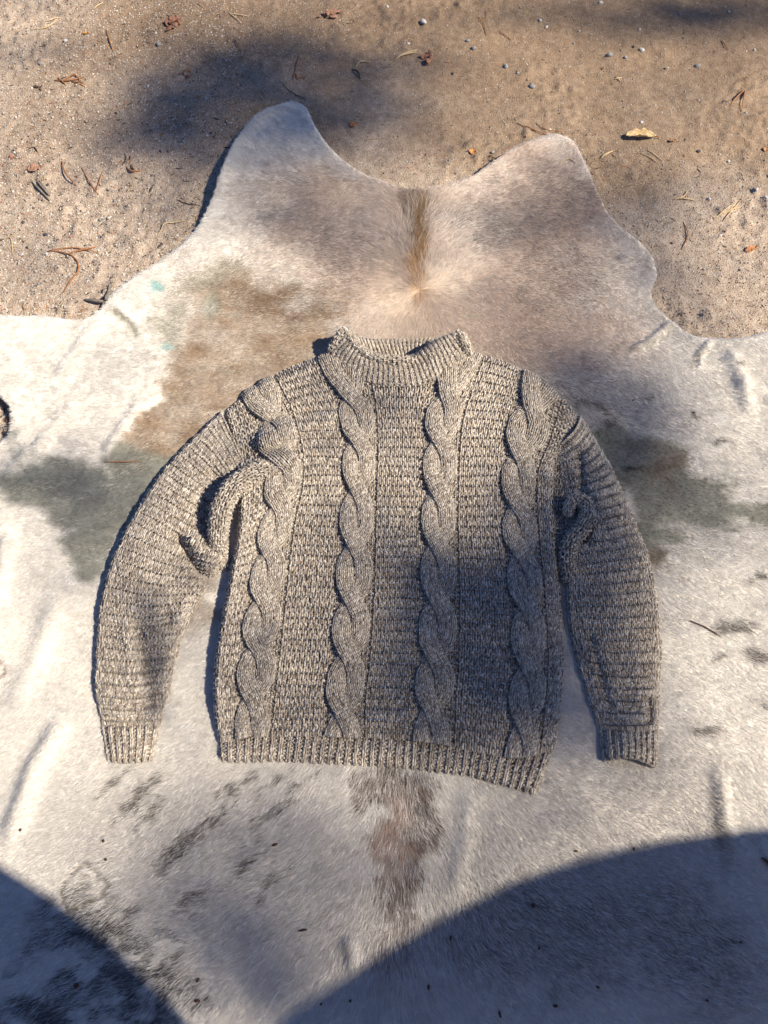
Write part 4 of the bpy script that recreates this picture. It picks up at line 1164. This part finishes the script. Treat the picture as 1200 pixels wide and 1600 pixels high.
def bark(px, py, wpx, hpx, n, c0, c1, label, name='bark_crumbs', cat='bark'):
    """a heap of flat ragged flakes, each flake a part"""
    x0, y0 = at(px, py)[:2]; k = CAMH * 1.25 / FPX
    root = link(name, None); root.location = (x0, y0, gz(x0, y0)); tag(root, label, cat)
    m = simple_mat(name + '_fibre', c0, c1, 140, .95, .8, 400)
    r = np.random.default_rng(int(px))
    for i in range(n):
        a = r.uniform(0, 6.28); rr = r.random() ** .6
        cx, cy = math.cos(a) * rr * wpx * .5 * k, math.sin(a) * rr * hpx * .62 * k
        S_ = r.uniform(.10, .24) * min(wpx, hpx) * k
        V = IV.copy()
        for q in range(5):
            d = r.normal(size=3); d /= np.linalg.norm(d); e = V @ d - .6; V -= np.where(e > 0, e, 0)[:, None] * d
        V *= (1 + (fbm(V[:, 0] * 3 + i, V[:, 1] * 3, 70 + i, 3) - .5) * .9)[:, None]
        V *= np.array([1.3, .8, .38]) * S_
        b = r.uniform(0, 6.28); tl = r.uniform(-.5, .5)
        V = np.stack([V[:, 0], V[:, 1] * math.cos(tl) - V[:, 2] * math.sin(tl), V[:, 1] * math.sin(tl) + V[:, 2] * math.cos(tl)], -1)
        V = np.stack([V[:, 0] * math.cos(b) - V[:, 1] * math.sin(b), V[:, 0] * math.sin(b) + V[:, 1] * math.cos(b), V[:, 2]], -1)
        V += [cx, cy, S_ * .3 + max(0, (1 - rr)) * S_ * .8]
        link('flake', mesh_np('flake', V, [IF], m, False), root)
bark(270, 38, 30, 36, 16, (.20, .09, .055), (.36, .19, .12), 'reddish brown bark clump at the top left of the dark shade patch')
bark(515, 22, 46, 26, 14, (.26, .13, .085), (.42, .25, .17), 'pale reddish bark clump at top just left of centre')
bark(60, 138, 18, 14, 9, (.06, .04, .03), (.14, .09, .065), 'dark bark crumbs at far left of the upper sand')
bark(290, 113, 26, 16, 9, (.20, .09, .05), (.32, .15, .09), 'rusty bark crumbs in the dark shade patch')
bark(671, 92, 24, 28, 10, (.28, .13, .08), (.42, .22, .14), 'thin red bark bits at top centre right of the straw needles')
bark(700, 99, 12, 14, 5, (.34, .16, .09), (.46, .25, .16), 'small orange bark bits right of the red bark bits')
bark(120, 130, 24, 10, 6, (.22, .10, .055), (.34, .17, .10), 'brown bark bits among the rust twig at upper left')
bark(942, 106, 16, 9, 6, (.05, .035, .02), (.13, .09, .05), 'dark brown crumbs on dirt right of top centre')
bark(770, 248, 10, 22, 8, (.07, .05, .035), (.15, .11, .08), 'dark soil crumbs at left of the right neck flap')
bark(922, 290, 14, 26, 8, (.09, .07, .05), (.18, .14, .10), 'dark soil crumbs at right of the right neck flap')

# specks fallen on the hide
M_SPK = simple_mat('seed_husk', (.035, .02, .015), (.11, .06, .04), 200, .6)
for px, py, a, b, w_ in [(124, 1538, 7, 7, 'dark round seed on the shaded hind leg at lower left'), (165, 1314, 4, 5, None), (169, 1343, 4, 4, None), (432, 1320, 9, 4, None), (313, 1529, 4, 6, None), (312, 1561, 8, 4, None), (831, 1414, 5, 6, 'dark seed in the shade at lower right of the brown back stripe'),
                         (703, 1464, 3, 7, None), (779, 1582, 3, 9, None), (865, 1569, 7, 4, None), (475, 1452, 13, 3, None), (1080, 650, 7, 3, None), (987, 630, 5, 3, None), (986, 1327, 3, 5, None), (897, 1330, 6, 3, None), (669, 1540, 3, 7, None), (38, 1297, 4, 4, None), (350, 657, 4, 3, None), (840, 1480, 3, 4, None), (930, 1540, 5, 3, None), (503, 1566, 3, 3, None), (548, 1561, 3, 4, None), (1098, 1560, 4, 3, None), (1150, 1470, 3, 3, None)]:
    x, y = at(px, py)[:2]
    k = CAMH / FPX * .5
    o = link('seed_husk', mesh_np('seed_husk', IV * np.array([a, b, min(a, b) * .8]) * k * (1 + (fbm(IV[:, 0] * 2, IV[:, 1] * 2 + IV[:, 2], 5, 2) - .5) * .5)[:, None], [IF], M_SPK))
    o.location = (x, y, float(bil(HIDE_Z, np.array([x]), np.array([y]))[0]) + .0025); o.rotation_euler = (0, 0, random.uniform(-.6, .6))
    tag(o, w_ or ('long' if max(a, b) > 6 else 'tiny') + ' dark husk ' + where(px, py, LAND_H), 'seed', 'dark seeds and husks on the hide')
strands('dark_stem', 'stem', [[(1072, 974), (1095, 984), (1119, 998)]], 2.2, 'dark brown', 'thin dark stem on pale hair right of the right sleeve')
strands('rust_stem', 'stem', [[(168, 728), (195, 728), (222, 728)]], 2.0, 'rust brown', 'straight rust brown stem on grey green leather left of the sleeve')
strands('dark_stem', 'stem', [[(1180, 1340), (1192, 1349), (1204, 1358)]], 5, 'dark brown', 'dark short stem at right edge in the lower right shade')
print('debris', time.time() - T0)

# ------------------------------------------------------------------ pine beyond the right edge, whose crown dapples the light
SHADE = [  # photo px, py, rx, ry, depth of shade
 (390, 112, 130, 66, 1.9), (300, 170, 95, 66, 1.35), (600, 125, 110, 50, 1.15), (690, 90, 60, 40, .4), (520, 60, 130, 36, .55), (330, 245, 70, 60, .9), (225, 205, 80, 40, .55), (470, 205, 60, 45, .9), (560, 225, 70, 40, .7), (430, 270, 60, 60, .45), (500, 330, 80, 45, .5),
 (1110, 10, 150, 36, 1.7), (960, 15, 90, 26, .7), (760, 15, 120, 26, .3), (1000, 330, 95, 45, .7), (1040, 420, 60, 50, .55), (930, 290, 40, 40, .5), (820, 340, 80, 26, .3), (690, 200, 80, 30, .35), (1100, 500, 60, 30, .3), (900, 490, 60, 40, .3),
 (950, 625, 100, 50, .95), (985, 720, 80, 60, .9), (900, 560, 60, 40, .6), (1060, 790, 90, 60, .6), (950, 800, 60, 70, .9), (880, 800, 60, 90, 1.0),
 (840, 880, 80, 90, 1.6), (780, 980, 125, 130, 1.8), (690, 1030, 100, 130, 1.6), (830, 1130, 95, 85, 1.9), (630, 930, 80, 90, 1.1), (550, 1070, 75, 100, 1.1), (640, 1150, 110, 50, .9), (930, 1070, 60, 120, 1.5), (985, 1150, 60, 70, 1.2), (450, 1000, 70, 90, .45), (990, 900, 40, 60, .5), (560, 830, 60, 60, .45), (700, 780, 60, 40, .35),
 (105, 765, 110, 55, .95), (60, 880, 60, 50, .7), (190, 860, 70, 60, .5), (240, 960, 50, 60, .5), (400, 1080, 50, 60, .7), (330, 1140, 50, 50, .4), (560, 620, 30, 60, .25), (440, 800, 40, 30, .3),
 (290, 1300, 90, 70, .55), (400, 1480, 140, 90, 1.2), (250, 1450, 90, 70, .7), (500, 1560, 90, 70, 1.4), (420, 1590, 100, 40, 1.0), (620, 1300, 60, 60, .15), (840, 1290, 120, 60, .45), (1000, 1270, 60, 40, .45), (500, 1380, 90, 80, .5), (390, 1270, 70, 50, .45), (300, 1380, 120, 60, .4), (700, 1370, 110, 60, .25), (560, 1500, 60, 30, .5), (730, 1430, 60, 50, .25),
]
SHARP = [(222, 1015, 15, 62, 1.5), (238, 1085, 14, 45, 1.6), (215, 945, 20, 22, .6), (400, 1010, 22, 30, .6), (300, 900, 14, 24, .5), (375, 1060, 18, 24, .8), (595, 975, 20, 40, .4), (520, 700, 40, 12, .3)]

def depth_map(px, py, lst, base):
    z = np.full(px.shape, base)
    for cx, cy, rx, ry, d in lst:
        z = z + d * np.exp(-1.1 * (((px - cx) / rx) ** 2 + ((py - cy) / ry) ** 2))
    return z

def tuft_quads(C, size, seed):
    r = np.random.default_rng(seed); n = len(C)
    a = r.normal(size=(n, 3)); a /= np.linalg.norm(a, axis=1, keepdims=True)
    b = np.cross(a, r.normal(size=(n, 3))); b /= np.linalg.norm(b, axis=1, keepdims=True)
    l = size[0] * r.uniform(.8, 1.2, (n, 1)); w = size[1] * r.uniform(.8, 1.2, (n, 1))
    V = np.stack([C - a * l / 2, C + b * w / 2 - a * l * .1, C + a * l / 2, C - b * w / 2 - a * l * .1], 1)
    return V.reshape(-1, 3), np.arange(n * 4).reshape(-1, 4)

def canopy():
    s = SUN_DIR
    pts = []
    def fill(lst, base, lo, hi, dist, spread, size, n0, seed):
        r = np.random.default_rng(seed)
        area = (hi[0] - lo[0]) * (hi[1] - lo[1]) * s[2]
        aeff = size[0] * size[1] * .5 * .5                 # mean shadow of a randomly turned kite
        odmax = 3.6
        n = int(area * odmax / aeff)
        x = r.uniform(lo[0], hi[0], n); y = r.uniform(lo[1], hi[1], n)
        px, py = topx(x, y, .02)
        od = depth_map(px, py, lst, base) * 1.45
        ok = r.random(n) < od / odmax
        G = np.column_stack([x, y, np.full(n, .02)])[ok]
        return G + s[None] * (dist + r.uniform(-spread, spread, (len(G), 1)))
    hiC = fill(SHADE, BASE_OD, (-1.35, -.75), (1.45, 2.45), 15.0, 1.6, (.075, .04), 0, 11)
    loC = fill(SHARP, 0.0, (-.7, 0), (.4, .8), 5.5, .25, (.03, .012), 0, 12)
    # the rest of the crown, clear of the rays that reach the photo
    r = np.random.default_rng(5)
    mid = hiC.mean(0)
    E = mid + r.normal(size=(26000, 3)) * np.array([2.4, 2.6, 2.0])
    t = (E[:, 2] - .02) / s[2]; g = E - t[:, None] * s
    ok = ~((g[:, 0] > -1.35) & (g[:, 0] < 1.45) & (g[:, 1] > -.75) & (g[:, 1] < 2.45)) & (E[:, 2] > 5)
    E = E[ok]
    root = link('pine_tree', None); base = np.array([mid[0] + 1.5, mid[1] - 2.2, -.02]); root.location = base
    tag(root, 'tall pine standing out of frame to the right that dapples the sunlight', 'tree')
    mN = simple_mat('pine_needles', (.035, .065, .025), (.075, .11, .04), 3, .6)
    mB = simple_mat('pine_bark', (.09, .06, .04), (.20, .13, .09), 20, .95, .8, 60)
    V1, F1 = tuft_quads(np.vstack([hiC, E]), (.075, .04), 21); V2, F2 = tuft_quads(loC, (.03, .012), 22)
    V, F = join_np([(V1 - base, [F1]), (V2 - base, [F2])])
    tag(link('crown', mesh_np('crown', V, F, mN, False), root), kind='stuff')
    H = mid[2] + 3.5
    k = np.linspace(0, 1, 14)
    tr = np.column_stack([.25 * np.sin(k * 4), .2 * np.sin(k * 3 + 1) - .17, k * H])
    link('trunk', mesh_np('trunk', *tube_np(tr, .24 * (1 - .85 * k) + .02, 10), mB), root)
    for i in range(18):                                   # limbs kept clear of the same rays
        h = r.uniform(.45, .97); a = r.uniform(0, 6.28); L = 2.6 * (1.15 - h) + .8
        p0 = np.array([np.interp(h, k, tr[:, 0]), np.interp(h, k, tr[:, 1]), h * H])
        p = p0 + np.linspace(0, 1, 7)[:, None] * np.array([math.cos(a) * L, math.sin(a) * L, .35 * L])
        p[:, 2] += -.15 * L * np.linspace(0, 1, 7) ** 2
        w = p + base; tt = w[:, 2] / s[2]; g = w - tt[:, None] * s
        if ((g[:, 0] > -1.1) & (g[:, 0] < 1.2) & (g[:, 1] > -.5) & (g[:, 1] < 2.2)).any(): continue
        link('limb', mesh_np('limb', *tube_np(p, np.linspace(.06, .012, 7), 7), mB), root)
    print('tufts', len(hiC), len(loC), len(E))
BASE_OD = .07
canopy()

# ------------------------------------------------------------------ two unseen parasols, added so their rims cast the bottom corner shadows
def circle3(a, b, c):
    ax, ay = a; bx, by = b; cx, cy = c
    d = 2 * (ax * (by - cy) + bx * (cy - ay) + cx * (ay - by))
    ux = ((ax * ax + ay * ay) * (by - cy) + (bx * bx + by * by) * (cy - ay) + (cx * cx + cy * cy) * (ay - by)) / d
    uy = ((ax * ax + ay * ay) * (cx - bx) + (bx * bx + by * by) * (ax - cx) + (cx * cx + cy * cy) * (bx - ax)) / d
    return np.array([ux, uy]), math.hypot(ax - ux, ay - uy)

def added_parasol(c, R, rim, label):
    hgt = R * .28
    off = SUN_DIR[:2] / SUN_DIR[2] * (rim - .02)
    root = link('shade_parasol', None); root.location = (c[0] + off[0], c[1] + off[1], 0)
    tag(root, label, 'added_parasol', 'parasols added out of frame to cast shade')
    mC = simple_mat('canvas', (.50, .44, .34), (.60, .54, .43), 30, .9, .3, 900); mP = simple_mat('pole_wood', (.22, .13, .07), (.34, .21, .12), 40, .6)
    nA, nR = 72, 9
    a = np.arange(nA) * 2 * np.pi / nA; q = np.linspace(0.02, 1, nR)
    A, Q = np.meshgrid(a, q)
    sag = .03 * np.sin(A * 4) ** 2 * Q * 0
    Z = rim + hgt * (1 - Q ** 1.15) - sag
    top = np.stack([np.cos(A) * Q * R, np.sin(A) * Q * R, Z], -1).reshape(-1, 3); bot = top - [0, 0, .006]
    F = grid_faces(nA, nR, True); n = len(top)
    i = (nR - 1) * nA + np.arange(nA); i2 = (nR - 1) * nA + (np.arange(nA) + 1) % nA
    link('canopy', mesh_np('canopy', np.vstack([top, bot]), [F, F[:, ::-1] + n, np.column_stack([i, i + n, i2 + n, i2])], mC), root)
    link('pole', mesh_np('pole', *tube_np(np.array([[0, 0, 0], [0, 0, rim * .6], [0, 0, rim + hgt + .06]]), [.022, .022, .02], 14), mP), root)
    for j in range(8):
        b = j * math.pi / 4
        link('rib', mesh_np('rib', *tube_np(np.array([[math.cos(b) * t * R * .98, math.sin(b) * t * R * .98, rim + hgt * (1 - t ** 1.15) - .02] for t in (.03, .35, .7, 1.0)]), .008, 6), mP), root)
    link('base_block', mesh_np('base_block', *tube_np(np.array([[0, 0, 0], [0, 0, .05], [0, 0, .09]]), [.24, .23, .12], 24), simple_mat('concrete', (.3, .29, .27), (.42, .4, .38), 30, .9)), root)
P3 = [at(a, b, .02)[:2] for a, b in [(1200, 1293), (905, 1348), (598, 1492)]]
c, R = circle3(*P3); print('added_parasol', c, R)
added_parasol(c, R, 1.5, 'cream round sunshade added out of frame at right to cast the bottom right shadow')
P3 = [at(a, b, .02)[:2] for a, b in [(0, 1352), (160, 1466), (292, 1600)]]
d = (P3[2] - P3[0]); m_ = (P3[0] + P3[2]) / 2; L = np.linalg.norm(d); nrm = np.array([d[1], -d[0]]) / L
if nrm[1] > 0: nrm = -nrm
R2 = 1.25; c2 = m_ + nrm * math.sqrt(R2 * R2 - L * L / 4); print('added_parasol', c2)
added_parasol(c2, R2, 1.5, 'cream round sunshade added just behind the camera to cast the bottom left shadow')
print('all', time.time() - T0)
